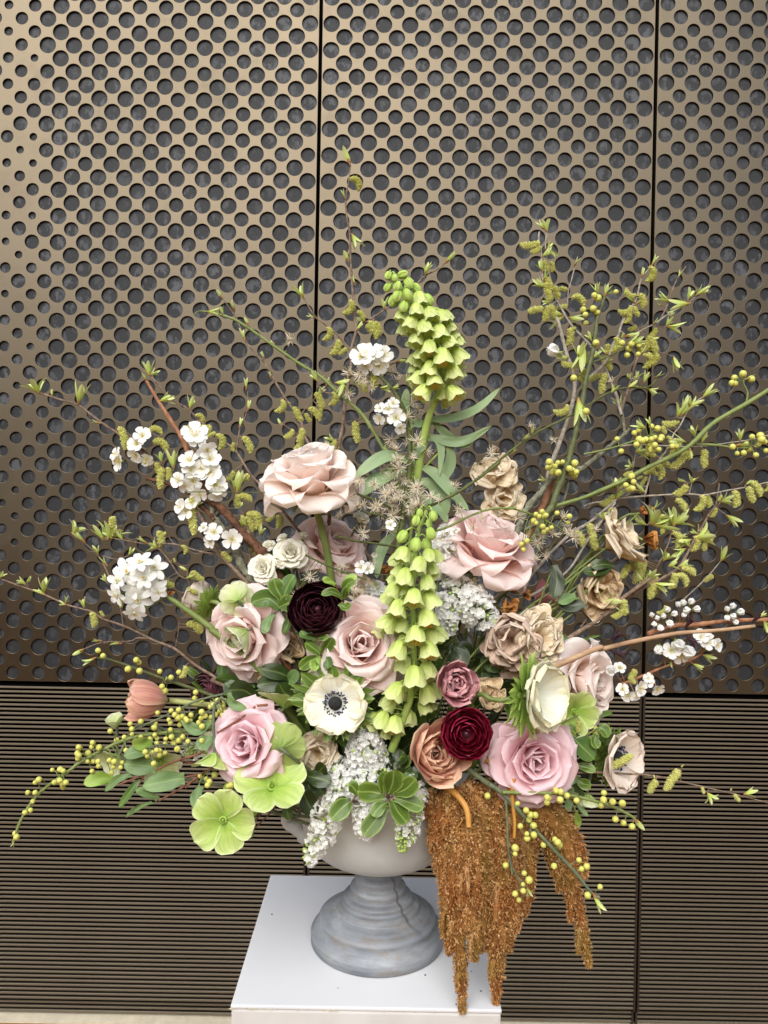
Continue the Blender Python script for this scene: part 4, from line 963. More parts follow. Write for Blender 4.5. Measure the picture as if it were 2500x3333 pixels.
# ---------------------------------------------------------------- green bell spikes
def spike(label, stem, Y0, Y1, r0, r1, bells, seed, Ysh=0.):
    random.seed(seed); q = PX(stem); n_ = 40
    pp = catmull([(a_[0], a_[1], lerp(Y0, Y1, k_/(len(q)-1))) for k_, a_ in enumerate(q)], n_)
    W3 = [P(*z_) for z_ in pp]; t = thing('bell_flower_spike', label, 'flower spike', W3[-1], 'tall green bell flower spikes'); mb = MB()
    tube(mb, W3, [lerp(r0, r1, k_/(n_-1)) * pp[k_].z / F for k_ in range(n_)], 12)
    its = PX(bells); ext = []
    for it in its:      # the bells on the far side of the stalk
        if int(it[2]) > 0: ext.append([it[0] + random.uniform(-24, 24), it[1] + random.uniform(-8, 26), 2, it[3] * .9, it[4] + random.uniform(-3, 3), -4 - random.random() * 3, it[-1]])
    for it in ext + its:
        sc = it[-1]; x, y, kd, L, dx, dz = it[0], it[1], int(it[2]), it[3] * sc, it[4] / 10, it[5]
        cand = [k_ for k_ in range(n_) if pp[k_].y < y + 6] or [0]
        k_ = min(cand, key=lambda z_: (pp[z_].y - (y - L * .55))**2 * 3 + (pp[z_].x - x)**2); nr = pp[k_]
        L *= 1.15 * random.uniform(.9, 1.08); Y = nr.z - .0019 * dz - .004 if False else nr.z - .0022 * dz * 10 / 10 * 1.2 - .003; Lm = L * Y / F
        dv = Vector((dx + random.uniform(-.2, .2), -.03 * dz + random.uniform(-.16, .16), -1 if kd < 3 else .3)).normalized()
        c_ = P(x, y, Y); top = c_ - dv * Lm * .5
        me = random.choice(BELL['boh'[kd] if kd < 3 else 'b'])
        part('bell', me, t, frame(top, dv, random.uniform(0, 120), Lm))
        a_ = W3[k_]; m_ = (a_ + top) / 2 + Vector((0, -.002, .004)); tube(mb, catmull([a_, m_, top], 7), .0009, 6, cap=False)
    part('stem', mb.mesh('stem', MT['stem_lime']), t); return t
# x,y of the middle, kind 0 bud 1 open 2 half, length, lean, how far in front of the stem
spike('tall green bell flower spike rising above the bouquet, leaning left at its tip',
      'c170,250 300,380 400,560 470,760 510,950 530,1130 470,1300 430,1450 400,1600 370,1800 g690,150 680,500', .93, .99, 7, 15,
      'c150,235,0,85,-4,2 270,220,3,90,9,2 202,252,0,70,0,6 145,325,0,90,-4,0 222,318,0,95,0,6 312,298,0,110,4,2 372,335,0,105,5,-2 218,395,0,105,-1,6 300,385,0,115,2,6 395,415,2,125,4,3 190,430,0,110,-4,1 268,475,0,115,-1,6 370,500,2,125,2,6 465,425,0,115,5,-3 252,540,2,110,-3,2 475,535,2,135,4,5 565,560,2,130,6,0 325,600,2,130,-2,5 432,640,2,135,1,6 550,680,2,140,3,5 625,635,2,110,6,-3 350,655,2,110,-3,0 372,725,2,135,-3,4 468,792,1,140,0,7 520,730,2,120,2,-5 622,755,2,145,5,3 410,840,2,130,-2,1 570,868,1,150,2,7 692,850,1,140,7,0 470,955,1,140,0,6 395,910,2,110,-3,-4 652,975,1,140,4,4 690,935,2,105,8,-5 382,1030,1,135,-5,2 506,1045,1,125,1,7 560,990,2,110,2,-6 420,1135,1,135,-3,6 455,1085,2,110,0,-4 660,1140,1,130,5,5 575,1150,1,120,2,0 610,1020,2,110,3,-5', 5)
spike('lower green bell flower spike hanging in front of the white lilac in the middle',
      'g800,440 770,520 730,620 700,780 690,1000 670,1200 675,1400 680,1600 690,1850 j690,150 670,330 650,480 600,620 540,800 480,950', .875, .90, 5, 14,
      'g735,475,0,90,-2,3 702,548,0,105,-3,5 858,505,0,110,3,4 822,575,0,90,2,1 840,665,0,130,3,4 575,690,0,130,-6,5 702,765,0,150,0,8 580,852,2,160,-3,6 800,760,0,120,2,0 815,865,2,150,2,2 728,945,2,160,0,9 650,880,2,120,-1,-2 602,1055,2,165,-2,8 540,1000,2,130,-5,0 805,1105,2,165,2,6 855,980,2,120,4,-3 680,1240,1,175,0,10 500,1165,2,165,-5,4 585,1160,2,140,-2,2 835,1260,1,165,4,4 535,1335,1,175,-4,8 810,1430,1,180,2,8 450,1460,1,180,-7,3 570,1490,2,160,-2,2 700,1580,1,180,0,10 855,1570,1,165,5,3 540,1715,1,190,-3,9 820,1715,1,185,3,8 600,1600,2,140,-2,0 760,1560,2,140,1,0 600,1840,1,150,-3,2 j690,290,1,190,0,9 520,420,1,190,-3,7 810,230,2,170,4,3 800,440,1,170,4,1 780,560,2,140,3,-2 460,520,2,160,-6,0 510,730,1,190,-2,9 390,680,1,180,-5,5 310,690,1,170,-7,2 620,640,2,140,0,-4 430,790,2,110,-2,1', 8)
Y=.965
leafset('spike_leaves', 'long grey green strap leaves on the stalk of the tall spike', 'leaves', 'leaf_grey', [
 ('t835,715 900,712 1100,700 1350,590 1590,370', 100), ('t840,710 1000,870 1150,975 1280,990', 80), ('t770,930 900,915 1000,950 1150,955 1300,900 1500,778', 90),
 ('t1040,960 1050,1150 1000,1290 945,1410', 110), ('t820,880 900,930 950,1050 930,1330', 70), ('t600,1180 400,1105 200,1190 0,1350', 120), ('t560,1290 400,1300 220,1400 100,1480 10,1540', 170),
 ('t700,1380 830,1400 920,1500 990,1620 1000,1760', 130), ('t740,1230 870,1290 1050,1480 1250,1700', 110), ('t590,650 565,520 578,380', 75), ('t790,740 720,760 650,760 560,830', 80), ('g520,650 430,740 360,900 350,1060', 85),
 ('t700,1500 800,1620 950,1700 1010,1830', 120), ('t680,1180 640,1150 700,1050 790,1010', 90)], .975, hub='t700,1300', smat='stem_lime', srad=.0016, a=.5, b=2.2, c=.8, keel=.15)
leafset('narcissus_leaves', 'dark long leaves between the front anemone and the lilac', 'leaves', 'leaf_dark', [('i1500,1000 1450,700 1350,450', 90), ('j480,980 560,800 640,560', 110), ('j460,960 380,700 300,480', 90), ('j560,1000 700,800 800,640', 110)], .93, hub='j500,1000')

# narcissus
def narcissus():
    random.seed(4); t = thing('narcissus', 'cluster of small white paperwhite flowers on one thick green stalk at the left', 'narcissus', P(*XY('e', 1290, 330), .95)); mb = MB(); Y = .95
    for x, y, s_, dx, dz in ((985,145,215,-1,2),(1190,120,190,3,3),(1025,270,170,-1,-1),(1190,275,185,4,0),(1065,355,215,1,-3),(1080,75,190,0,8),(915,215,190,-6,1),(905,320,170,-5,-4),(1040,455,170,-1,-8),(1110,190,170,1,1),(1215,300,120,7,-2)):
        sx, sy = XY('e', x, y); pr = P(sx, sy, Y - random.uniform(0, .016)); Rr = s_ * 1.12 / 2 * .42194 * Y / F; f_ = MB()
        for k_ in range(6): petal(Rr * random.uniform(.98, 1.14), Rr * .56, 62, 92 + random.uniform(-12, 12), .7, tip=random.uniform(-12, 22), k=.9 / Rr, a=.75, b=1.9, c=.75, nu=7, nv=9, mb=f_, az=k_*60 + random.uniform(-5, 5), z0=-.001*(k_ % 2), wob=.04)
        v_, fc = lathe([(.06,.02),(.13,.06),(.16,.2),(.185,.24),(.14,.22),(.1,.1),(0,.06)], 14); f_.add(v_ * Rr, fc)
        for k_ in range(3): v_, fc = ball(5, 6); f_.add(v_ * Rr * .05 + np.array([.05*Rr*math.cos(k_*2.1), .05*Rr*math.sin(k_*2.1), .22*Rr]), fc, mi=1)
        dv = Vector((dx/10, -.85, dz/10)); M = frame(pr, dv, random.uniform(0, 60))
        part('flower', f_.mesh('flower', [MT['white_petal'], MT['orange_corona']]), t, M)
        tube(mb, catmull([P(*XY('e', 1290, 335), .955), pr + Vector((.004, .02, 0)), pr - dv.normalized() * Rr * .1], 7), .0011, 6)
    st = [XY('e', 1285, 330), XY('e', 1400, 410), XY('e', 1659, 600), XY('f', 250, 1250), XY('f', 480, 1420), XY('f', 760, 1690), XY('i', 1000, 400)]
    W3 = catmull([P(x, y, lerp(.955, .935, k_/6)) for k_, (x, y) in enumerate(st)] + [mouth(P(1000, 2400, .95))], 30)
    tube(mb, W3, [.0028 + .0012 * min(1, k_ / 8) for k_ in range(30)], 10)
    part('stem', mb.mesh('stem', MT['stem_green']), t)
    sp = MB(); sm = frame(P(*XY('e', 1290, 330), .955), (.9, -.3, -.2), 0, .016)
    for k_ in range(3): petal(1, .4, 10, 40, 1, k=4, a=.5, b=1.5, c=.8, nu=5, nv=6, mb=sp, az=k_*120)
    part('spathe', sp.mesh('spathe', MT['withered_petal']), t, frame(P(*XY('e', 1270, 322), .955), (.9, -.3, .3), 0, .014))
narcissus()

# white lilac
def lilac(label, ps, rad, Y0, Y1, n, budf=.0, seed=1, fl=11, tipbud=0.):
    random.seed(seed); q = PX(ps); sc = q[0][-1]; m_ = 30
    pp = catmull([(a_[0], a_[1], lerp(Y0, Y1, k_/(len(q)-1))) for k_, a_ in enumerate(q)], m_); W3 = [P(*z_) for z_ in pp]
    t = thing('lilac_cluster', label, 'lilac', W3[0], 'white lilac clusters'); mb = MB(); rd = np.interp(np.linspace(0, 1, m_), np.linspace(0, 1, len(rad)), rad)
    e = mouth(W3[0]); tube(mb, catmull([e, e.lerp(W3[0], .5) + Vector((0, .01, .02)), W3[0]] , 8), .0016, 6); tube(mb, W3, (.0015, .0006), 6)
    n = int(n * 1.55)
    for k_ in range(n):
        s_ = (k_ + .5) / n; i_ = min(m_ - 2, int(s_ * (m_ - 1))); p0 = W3[i_].lerp(W3[i_+1], s_ * (m_-1) - i_)
        tg = (W3[i_+1] - W3[i_]).normalized(); a_ = k_ * 2.39996 + random.uniform(-.3, .3); ax = tg.orthogonal().normalized(); bx = tg.cross(ax)
        endk = max(0, s_ - .8) * 5; startk = max(0, .15 - s_) * 6
        dv = (ax * math.cos(a_) + bx * math.sin(a_) + tg * (endk * 1.6 - startk * 1.6) + tg * random.uniform(-.25, .25)).normalized()
        if dv.y > .45: 
            if random.random() < .6: continue
        rr = rd[i_] * sc * pp[i_].z / F * random.uniform(.72, 1.04) * (1 - .25 * endk if len(W3) else 1)
        L = fl * 1.85 * pp[i_].z / F * random.uniform(.85, 1.15); bud = random.random() < budf + tipbud * max(0, s_ - .55) * 2.2
        wb = (not bud) and random.random() < .22
        hd = p0 + dv * rr; jit = Vector((random.uniform(-.25, .25), random.uniform(-.25, .25), random.uniform(-.25, .25)))
        part('floret', FBUD if bud else FWB if wb else random.choice(FLO), t, frame(hd, dv + jit, random.uniform(0, 90), L * (.72 if bud or wb else 1.0)))
        if k_ % 3 == 0 or rr < .01: tube(mb, [p0, hd - (dv) * L * .5], .0005, 4, cap=False)
    part('stem', mb.mesh('stem', MT['stem_lime']), t)
lilac('round white lilac head standing under the lowest green bells', 'x720,1030 730,860 740,760', (130, 190, 170, 90), .90, .885, 230, .05, 2)
lilac('white lilac head directly above the glossy leaves', 'x840,1000 800,1080 700,1190 620,1260', (120, 170, 160, 110), .895, .88, 200, .05, 3)
lilac('white lilac sprig left of the round head, over the rim', 'x430,1060 470,1130 460,1250 400,1400', (130, 150, 150, 110), .90, .875, 170, .1, 4)
lilac('loose white lilac sprig hanging down the left side of the bowl', 'x440,1420 340,1540 290,1700 200,1880 180,1960', (120, 150, 130, 80, 30), .872, .862, 95, .05, 5, tipbud=.7, fl=13)
lilac('white lilac sprig hanging in the middle of the bowl, behind a leaf', 'x700,1380 710,1500 720,1620 740,1700', (110, 120, 100, 60), .868, .862, 90, .05, 6)
lilac('lilac sprig with green buds hanging in front of the bowl at the right', 'x1190,1380 1150,1560 1110,1720 1085,1850', (130, 130, 100, 30), .865, .86, 130, .35, 7, tipbud=1.0, fl=10)
lilac('white lilac between the lower spike and the upper right rose', 'g990,680 970,780 930,900 900,1000', (100, 140, 120, 60), .955, .95, 130, .1, 8)
lilac('large white lilac head right of the lower spike', 'g1060,1130 1130,1230 1250,1340 1360,1430', (120, 180, 170, 80), .945, .93, 210, .1, 9)
lilac('small white lilac tuft against the lower spike', 'g930,1250 980,1400 1010,1500', (60, 90, 60), .93, .925, 60, .1, 10)
lilac('small white lilac tuft behind the black ranunculus', 'g300,1150 380,1170 440,1230', (50, 60, 30), .99, .98, 40, .2, 11)
lilac('small lilac tuft under the long leaves at the far left', 'w960,560 1010,590 1060,560', (40, 50, 30), .93, .93, 30, .6, 12, fl=9)
lilac('white lilac sprig at the right hand rim under the peach tulip', 'x1200,1200 1240,1300 1270,1380', (60, 70, 50), .875, .87, 30, .2, 13)

# ================================================================ branches with catkins, buds, blossom
CG='thin catkin twigs'; 
branch('catkin_twig', 'catkin twig reaching to the far left with its tip above the white blossom', 'twig', 'twig_brown',
  [('a310,425 480,480 600,515 700,590 800,665 900,730 990,790 1080,870 1160,940 1240,1000 f0,-20 100,150 180,290 300,500 350,590 450,700 570,830 640,950 740,1110 860,1290 950,1480 1010,1640', 1.0, .965, 2.6, 6.5)], CG,
  'a915,690,45,170,1 960,770,30,90,0 1150,720,100,20,2 1180,800,105,80,2 1240,1000,-10,160,0 1290,1000,0,95,1 1480,1150,25,145,0 f50,60,30,320,0 80,-10,20,130,0',
  'a300,430,112,130,2 605,510,78,140,1 780,660,165,75,0 1170,1005,140,95,0 1250,960,110,80,1 1340,1010,100,120,1', auto=4)
branch('cherry_branch', 'thick reddish bark cherry branch with white blossom at the left', 'branch', 'twig_red',
  [('a1130,330 1200,450 1250,530 1320,640 1400,770 1450,880 1500,1000 1540,1120', 1.0, .985, 4, 8)], 'blossoming cherry branches', '',
  'a1130,335,110,60,0 1230,490,25,90,1', 'a1500,745,66,1,4 1590,860,56,5,-6 1470,950,54,-3,6 1620,940,54,3,5 1560,1010,50,-2,1 1630,1050,60,0,2 1490,1100,50,1,-3 b240,1610,56,4,2 250,1660,52,3,-6 60,1500,52,0,3 100,1250,56,1,1', rs=2)
branch('cherry_branch', 'rough dark bark trunk of the cherry branch above the cream spray roses', 'branch', 'bark',
  [('a1500,980 1560,1080 f200,40 330,150 440,260 530,380 650,500 745,590 850,760 950,1000', .985, .97, 7, 13), ('f60,60 200,170 270,260', .99, .98, 5, 6), ('a1130,1085 1250,1110 1420,1170 1560,1230', .99, .98, 4, 6),
   ('a990,790 1100,870 1210,975 1300,1035 1440,1110', .992, .985, 4, 6)], 'blossoming cherry branches', 'f620,600,20,40,0',
  '', 'f270,370,56,-1,3 240,440,44,-6,-4 430,430,62,1,0 180,330,36,-6,5 a1440,1330,50,-3,0 1400,1300,42,-5,3 1480,1280,36,0,4 1540,1200,40,1,-4 1380,1100,44,-2,2 1440,1130,44,-2,-6 1060,820,48,-2,3 1100,760,46,1,4 1050,900,44,-3,-6 930,950,56,-8,-2 1130,930,40,1,-7 905,900,40,-8,5', knots=.7, rs=3)
branch('lichen_branch', 'knobbly lichen covered branch running down behind the spray roses', 'branch', 'lichen_bark',
  [('f120,30 250,130 250,210 300,290 450,500 520,680 620,790 760,970', .99, .975, 7, 10)], None, 'f380,50,10,10,0', 'f680,400,80,90,1 500,150,70,60,1', knots=.9, rs=4)
branch('catkin_twig', 'twig from above the white blossom passing behind the highest rose', 'twig', 'twig_brown',
  [('a1110,255 1180,310 1310,460 1450,550 1560,660 1659,760 b110,1110 200,1180 300,1270 400,1350 520,1540 640,1650 780,1830 f1030,350 1150,480 1280,640', 1.03, 1.0, 2, 4.5)], CG,
  'a1540,650,-90,40,2 1630,680,-90,20,2 b110,1120,-90,40,1 200,1150,-80,0,1 360,1300,20,50,0 240,1200,-60,30,0 380,1500,-60,70,1 500,1530,-120,60,0 690,1830,-60,50,1 720,1840,-5,100,1',
  'a1150,290,100,110,1 1250,490,15,90,1 1460,550,78,100,1', rs=5, auto=4)
branch('catkin_twig', 'short upright twig with three slim buds left of the highest rose', 'twig', 'twig_brown', [('b480,790 490,960 470,1080 430,1170 400,1350', 1.03, 1.02, 1.2, 2.2)], CG, 'b450,1240,60,120,1 380,1280,-20,60,0', 'b480,880,92,95,0 490,1040,80,85,0 425,1170,80,80,0', rs=6)
branch('catkin_twig', 'slanting twig crossing between green shoot and highest rose', 'twig', 'twig_brown', [('b460,480 520,560 620,670 700,810 800,970 890,1090 930,1230 980,1330', 1.04, 1.0, 2, 4), ('b890,1090 940,1010 1060,890', 1.03, 1.04, 1.5, 1.5), ('b930,1250 850,1200 750,1130', 1.01, 1.01, 1.5, 1.5)], CG,
  'b760,950,-60,90,2 800,970,20,15,0 1010,900,45,130,1 960,1020,85,90,1 930,1060,40,65,0 840,1180,-70,60,1 880,1230,-30,100,2 1050,1020,0,60,0', 'b470,500,110,85,0 620,640,115,65,0 670,790,105,60,0 750,1150,120,60,0', rs=7, auto=4)
branch('catkin_twig', 'thin twig tip with two brown buds behind the green shoot', 'twig', 'twig_brown', [('b290,165 340,230 400,320 450,440', 1.05, 1.05, 1.8, 2.2)], CG, '', 'b295,170,125,75,0 390,270,110,90,0', rs=8)
branch('green_shoot', 'long straight green shoot slanting from the upper left to the middle', 'shoot', 'stem_green',
  [('b170,270 300,300 420,350 600,470 740,570 900,680 1050,770 1200,910 1350,1040 1430,1150 1530,1320 1600,1480 t330,1010 420,1200 510,1490 545,1640', 1.0, .975, 3.2, 6), ('b70,300 110,268 170,272', 1.0, 1.0, 1, 2)], None, '',
  'b170,270,0,90,1 300,295,110,55,1 500,380,120,70,0 700,525,140,50,0 1030,810,125,80,1', '', '', 'b815,490,22', knots=.5, thorn=True, rs=9)
branch('catkin_twig', 'tall vertical twig left of the tall green spike, the highest tip of the bouquet', 'twig', 'twig_brown',
  [('p390,245 372,400 348,540 355,700 382,850 388,1050 400,1250 415,1450 430,1640 b1325,420 1290,560 1285,700 1260,850 1240,950 1225,1130 1180,1390 f1310,170 1300,500 1290,700', 1.04, 1.02, 1.8, 6),
   ('b1325,420 1380,370 1480,300 1580,235', 1.03, 1.05, 3, 2.2), ('b1285,570 1200,470 1130,400 1010,310 930,180 910,160', 1.03, 1.03, 2.6, 1.8), ('b1235,945 1150,910 1060,880 1020,800', 1.03, 1.03, 2.2, 1.5), ('b1230,1135 1300,1110 1390,1095', 1.02, 1.01, 1.5, 1.5)], CG,
  'p395,1455,-70,120,2 450,1560,60,80,1 b1420,350,60,130,1 1470,350,15,120,1 1400,380,60,60,0 1110,390,-40,100,2 1190,490,-60,110,1 1250,550,-60,50,0 1150,890,-30,100,2 1180,930,-50,60,1 1310,1120,20,160,0 1160,1260,-20,90,0 1470,780,10,70,0 1380,830,10,60,0 1340,800,20,60,0',
  'p390,240,115,140,0 345,550,110,90,0 400,860,-60,130,1 375,1120,115,110,0 435,1320,115,80,0 b920,170,115,110,1 1010,320,160,55,0 1540,250,90,80,1 1075,1340,60,80,1 1160,1270,150,70,1 1010,790,120,60,0 1090,850,70,60,0', rs=10, auto=6)
branch('catkin_twig', 'thin twig tip with two open buds to the right of the tall spike', 'twig', 'twig_brown', [('p1240,1125 1170,1180 1060,1240 980,1320 890,1450', 1.02, 1.0, 1.8, 2.6)], CG, '', 'p1240,1130,50,110,0 1060,1235,75,100,1', rs=11)
branch('catkin_twig', 'thin twig left of the tall spike carrying white blossom and seed heads', 'twig', 'twig_brown', [('t670,70 470,100 370,130 280,180 200,210 0,240', .99, .98, 1.5, 3)], CG, 't210,190,10,180,0 130,330,0,90,0', 't460,90,10,110,0',
  'b1380,620,66,-2,3 1450,600,60,-1,5 1530,610,56,2,3 1400,680,44,-3,-5 1500,680,48,1,-6 t260,60,56,1,2 90,50,50,-3,0', rs=12)
branch('clematis_vine', 'thorny olive stem with feathery seed heads and white blossom left of the tall spike', 'vine', 'stem_olive',
  [('t80,215 200,190 330,290 430,400 520,560 580,740 605,900 612,1100 600,1350 560,1560 540,1700 530,1830 g560,650 520,900', .98, .955, 4, 9), ('t620,560 645,740 630,950 612,1180', .98, .965, 2.5, 4), ('t0,1510 150,1560 300,1600 400,1650', .96, .96, 2.5, 3), ('t450,410 560,460 640,380', .985, .985, 1.5, 1.5)], None, '',
  't570,340,70,110,1 290,370,-10,100,1 640,400,100,90,1 420,380,20,70,1 700,520,40,80,1 620,860,100,60,1 b1160,820,0,110,1 1240,780,-100,120,1 f2,2,0,1',
  't375,610,52,-1,4 460,700,68,1,1 295,600,46,-5,5 290,700,50,-5,-5 500,800,46,4,-5 430,550,46,3,5', '',
  't420,200 470,290 120,300 200,370 410,940 460,1040 580,960 690,950,30 790,1060 650,1120 480,1150,32 500,1240,32 300,1280,26 230,1420 70,1380,26 390,1370,32 410,1440,32 350,1520,32 490,1550,32 560,1390 680,1450,36 630,1680,30 720,1640,34 380,1690,30 430,1750,30 260,1650,30 90,1660 300,1720,26 640,540,30 700,600,30 590,680,28 450,1500,32 520,1330,28 440,1600,30 620,1560,30 700,1540,30 b1270,740 1390,810 1350,760 1270,910,22', rs=13)
branch('clematis_vine', 'long thin olive stem rising from the middle to the right, with a few seed heads', 'vine', 'stem_olive',
  [('g700,470 800,420 900,370 1100,270 1300,130 1459,10 c900,1750 1100,1580 1300,1440 1500,1340 s820,1880 1050,1740 1230,1690 1400,1690 1500,1600', .93, 1.03, 5, 2), ('s1330,1680 1450,1730 1520,1750', 1.03, 1.03, 1.5, 1.2)], None, '',
  's1080,1740,60,80,1 1230,1690,30,90,1 1290,1620,60,80,1 1370,1650,70,90,1 1470,1600,30,70,0 1400,1700,-20,90,1 c1100,1610,50,60,0 1180,1500,40,60,0 1260,1450,80,50,1', '', '', 't1090,1430,26 1140,1720,26 830,1550,28 930,1590,28 c1240,1390,22 1430,1500,18 950,1600,22 s1080,1640,16 1300,1610,14', knots=.5, rs=14, thorn=True)
branch('clematis_vine', 'thin arching green stem over the upper right pink rose', 'vine', 'stem_green',
  [('g880,630 1000,590 1200,490 1400,430 1600,430 h150,420 300,460 450,520 600,600 700,680', .90, .96, 3.5, 2)], None, '', '', '', 'h400,480 480,500 380,540 400,560 460,590 470,640 540,600 590,470 700,500 690,555 500,620 430,500 270,750 290,800 320,720 280,790 455,455 490,490',
  'g1080,440,26 1220,600,18 1300,520,22 700,640,18 h60,500,26 230,500,34 240,300,24 640,520,30 660,590,26 550,660,30 450,680,24 740,690,32 410,740,24 390,880,24 490,850,22 700,640,26 930,620,20', knots=.4, rs=15, bsz=10)
branch('clematis_vine', 'arching dark stem with seed heads crossing in front of the hidden rose', 'vine', 'stem_olive',
  [('g0,360 100,400 250,460 400,500 540,560', .93, .95, 2.5, 3), ('g180,300 400,380 540,470', .94, .955, 3, 4), ('g0,680 150,720 300,740 520,770', .93, .95, 3, 3.5), ('f1090,570 1250,650 1450,730 1640,790', .94, .945, 3, 3), ('g0,990 200,1010 480,1030', .96, .96, 2, 2)], None, '', 'g480,570,100,60,0', 'g470,580,36,2,3 210,960,40,-3,2 265,970,40,3,3 330,840,20,0,-5', '',
  'g230,650,26 190,400,26 80,130,26 190,190,26 330,220,26 320,930,22 460,620,26 420,380,28 320,420,28 230,400,24 15,340,20 15,480,20 60,960,24 560,330,26 620,360,26 700,260,40 640,430,28 720,400,34 450,320,36 500,420,30 f1400,680,24 1130,770,26 1410,760,26 1530,870,28 1500,50,26 1600,130,26 1590,380,26 1170,840,26 1010,940,26', rs=16)
# right hand side
branch('berry_branch', 'upright thick green stem with round yellow berries at the right', 'branch', 'stem_dark_green',
  [('s1020,860 990,960 950,1080 930,1250 900,1420 850,1620 820,1800 795,1936 h700,-30 640,150 580,300 545,410 480,500 330,800 240,900', 1.0, .975, 4.5, 11), ('s900,1470 1050,1410 1210,1340', 1.0, 1.01, 3.2, 2)], 'branches of round yellow berries',
  '', 's1020,860,70,85,1 960,850,110,100,1 1020,860,20,80,0 830,1300,-95,200,1 800,1450,95,160,1 780,1780,-80,200,1 900,1270,120,80,1 1220,1300,20,130,1 1190,1330,170,60,1', '',
  's1120,830 925,860 960,885 825,990 845,1035 850,1110 915,980 955,1015 940,1020 940,1290 740,1605 850,1905 1175,1290 1260,1300 1330,1310 1320,1390 1220,1400 1335,1345 1240,1340 h520,10 510,60 550,100 600,105 570,50 600,20 540,40 640,10 750,20 730,80 765,100 745,130 720,100 700,70 460,470', rs=17, bsz=12)
branch('berry_branch', 'long green branch rising to the right edge of the photo with yellow berries', 'branch', 'stem_green',
  [('q1680,45 1459,180 1170,350 970,540 830,630 600,740 450,820 300,900 0,1030 h1200,170 1000,260 800,340 560,410', 1.02, .985, 6.5, 5.5), ('q970,540 1200,550 1330,570 1480,575', 1.02, 1.02, 4, 2), ('q1459,180 1475,80 1440,0 d1470,1270', 1.02, 1.02, 3, 2), ('q0,630 200,590 400,530 600,460', 1.0, 1.0, 2.6, 2)], 'branches of round yellow berries', '',
  'q560,400,150,110,1 600,380,110,70,1 920,520,170,120,1 1000,480,110,100,1 1060,530,70,90,1 950,570,-70,80,0 300,950,95,110,1 310,960,50,80,0 1350,560,10,160,0 d1480,1270,20,70,0', '',
  'q1340,565 1380,625 1440,620 1490,585 1550,640 1465,540 1515,475 1590,465 1640,600 1600,500 1630,520 d1400,1255 1465,1225 1530,1265 1380,1295 1405,1300 q300,495 335,605 475,545 455,440 495,415 530,510 590,540 610,495 640,480 690,500 665,400 610,380 580,565 615,590 675,590 500,500 640,550 430,830 380,910 400,945 450,880 440,940 410,930 800,560 830,560 700,480 560,500', rs=18, bsz=12)
branch('catkin_twig', 'leftmost upright catkin twig of the right hand group, with the white bud', 'twig', 'twig_grey',
  [('s430,290 425,370 450,500 460,700 480,820 530,970 600,1100 640,1250 680,1400 740,1560 748,1700 700,1936 h530,60 500,200', 1.04, 1.0, 2, 7), ('s500,290 485,400 500,560 540,760 570,870 640,1000 720,1130 850,1270 970,1410 1010,1480 1060,1610 1110,1720 1150,1870 1170,1936', 1.05, 1.02, 2, 4.5), ('s750,600 720,720 690,830 685,960', 1.05, 1.05, 1.5, 1.8)], CG,
  's430,380,-170,20,1 440,420,-90,50,1 530,560,10,90,1 560,780,40,110,0 620,790,60,20,0 680,810,-70,-20,1 460,970,-130,30,0 720,880,110,80,2 680,950,-90,20,0 700,1160,-20,150,1 760,1150,-60,20,0 740,1480,-110,-20,1 690,1850,-130,50,2 1010,1560,-30,180,0 970,1570,-80,50,0 1040,1300,0,110,0 830,1520,-50,100,1 790,1560,20,80,0',
  's500,290,100,110,1 480,270,130,90,0 500,450,60,70,1 480,440,-30,110,0 460,650,110,90,1 480,790,150,110,1 470,750,80,110,0 540,920,175,80,1 560,930,-130,100,1 640,1040,170,120,1 650,1050,-150,130,1 690,1060,-10,110,1 740,600,60,90,0 700,1420,-170,90,1 890,1430,30,90,1', 's600,1380,70,-9,2,2', rs=19, auto=16)
branch('catkin_twig', 'pale catkin twig with bud tip beside the right hand panel joint', 'twig', 'twig_grey',
  [('s1440,600 1350,710 1310,870 1260,970 1180,1100 1140,1220 1090,1310 1040,1440 960,1530 870,1610 830,1700', 1.03, 1.01, 1.8, 5.5), ('s1140,1270 1250,1230 1380,1160 1480,1110 1560,1050 1659,990 d1170,590', 1.03, 1.06, 2, 1.8)], CG,
  's1300,860,-90,-60,2 1260,960,-120,40,2 1230,1000,10,50,0 1300,1130,-70,40,1 1190,1200,-20,40,0', 's1435,605,65,110,0 1350,700,80,85,0 1290,950,40,90,0 1290,930,140,80,0 1190,1230,10,110,0 d1040,660,70,90,1 1100,620,35,95,1 1060,680,-175,140,1 905,780,60,40,1', rs=20, auto=9)
branch('catkin_twig', 'thin twig with reddish tip right of the panel joint', 'twig', 'twig_brown',
  [('d1025,395 940,530 880,700 800,860 740,960 680,1050 640,1130 q400,50 345,210 340,260 370,420', 1.06, 1.03, 1.4, 5), ('d700,1040 820,1060 930,1090', 1.05, 1.05, 1.2, 1.2), ('d800,855 870,870', 1.06,1.06,1.5,1.5)], CG,
  'd790,870,-50,70,1 730,1060,-30,120,2 690,1080,50,20,1 640,850,-60,30,1', 'd960,490,65,60,0 900,670,150,90,1 870,860,60,70,1 880,860,-10,110,1 750,950,-10,60,1 930,1090,-70,100,1 840,700,160,40,0', rs=21, auto=7)
branch('lichen_branch', 'pale grey lichen spotted branch forking behind the upper right rose', 'branch', 'lichen_bark',
  [('q410,410 330,480 200,590 0,750 h830,60 750,90 600,130 520,180 440,290 340,400 260,560 230,640 150,760', 1.02, .98, 4, 9), ('q280,50 330,200 370,430', 1.03, 1.02, 2.6, 4), ('h660,160 690,200 640,380 560,440 400,560 300,620', 1.01, .99, 2.2, 4)], None, '', 'h450,220,130,30,0', knots=.8, rs=22)
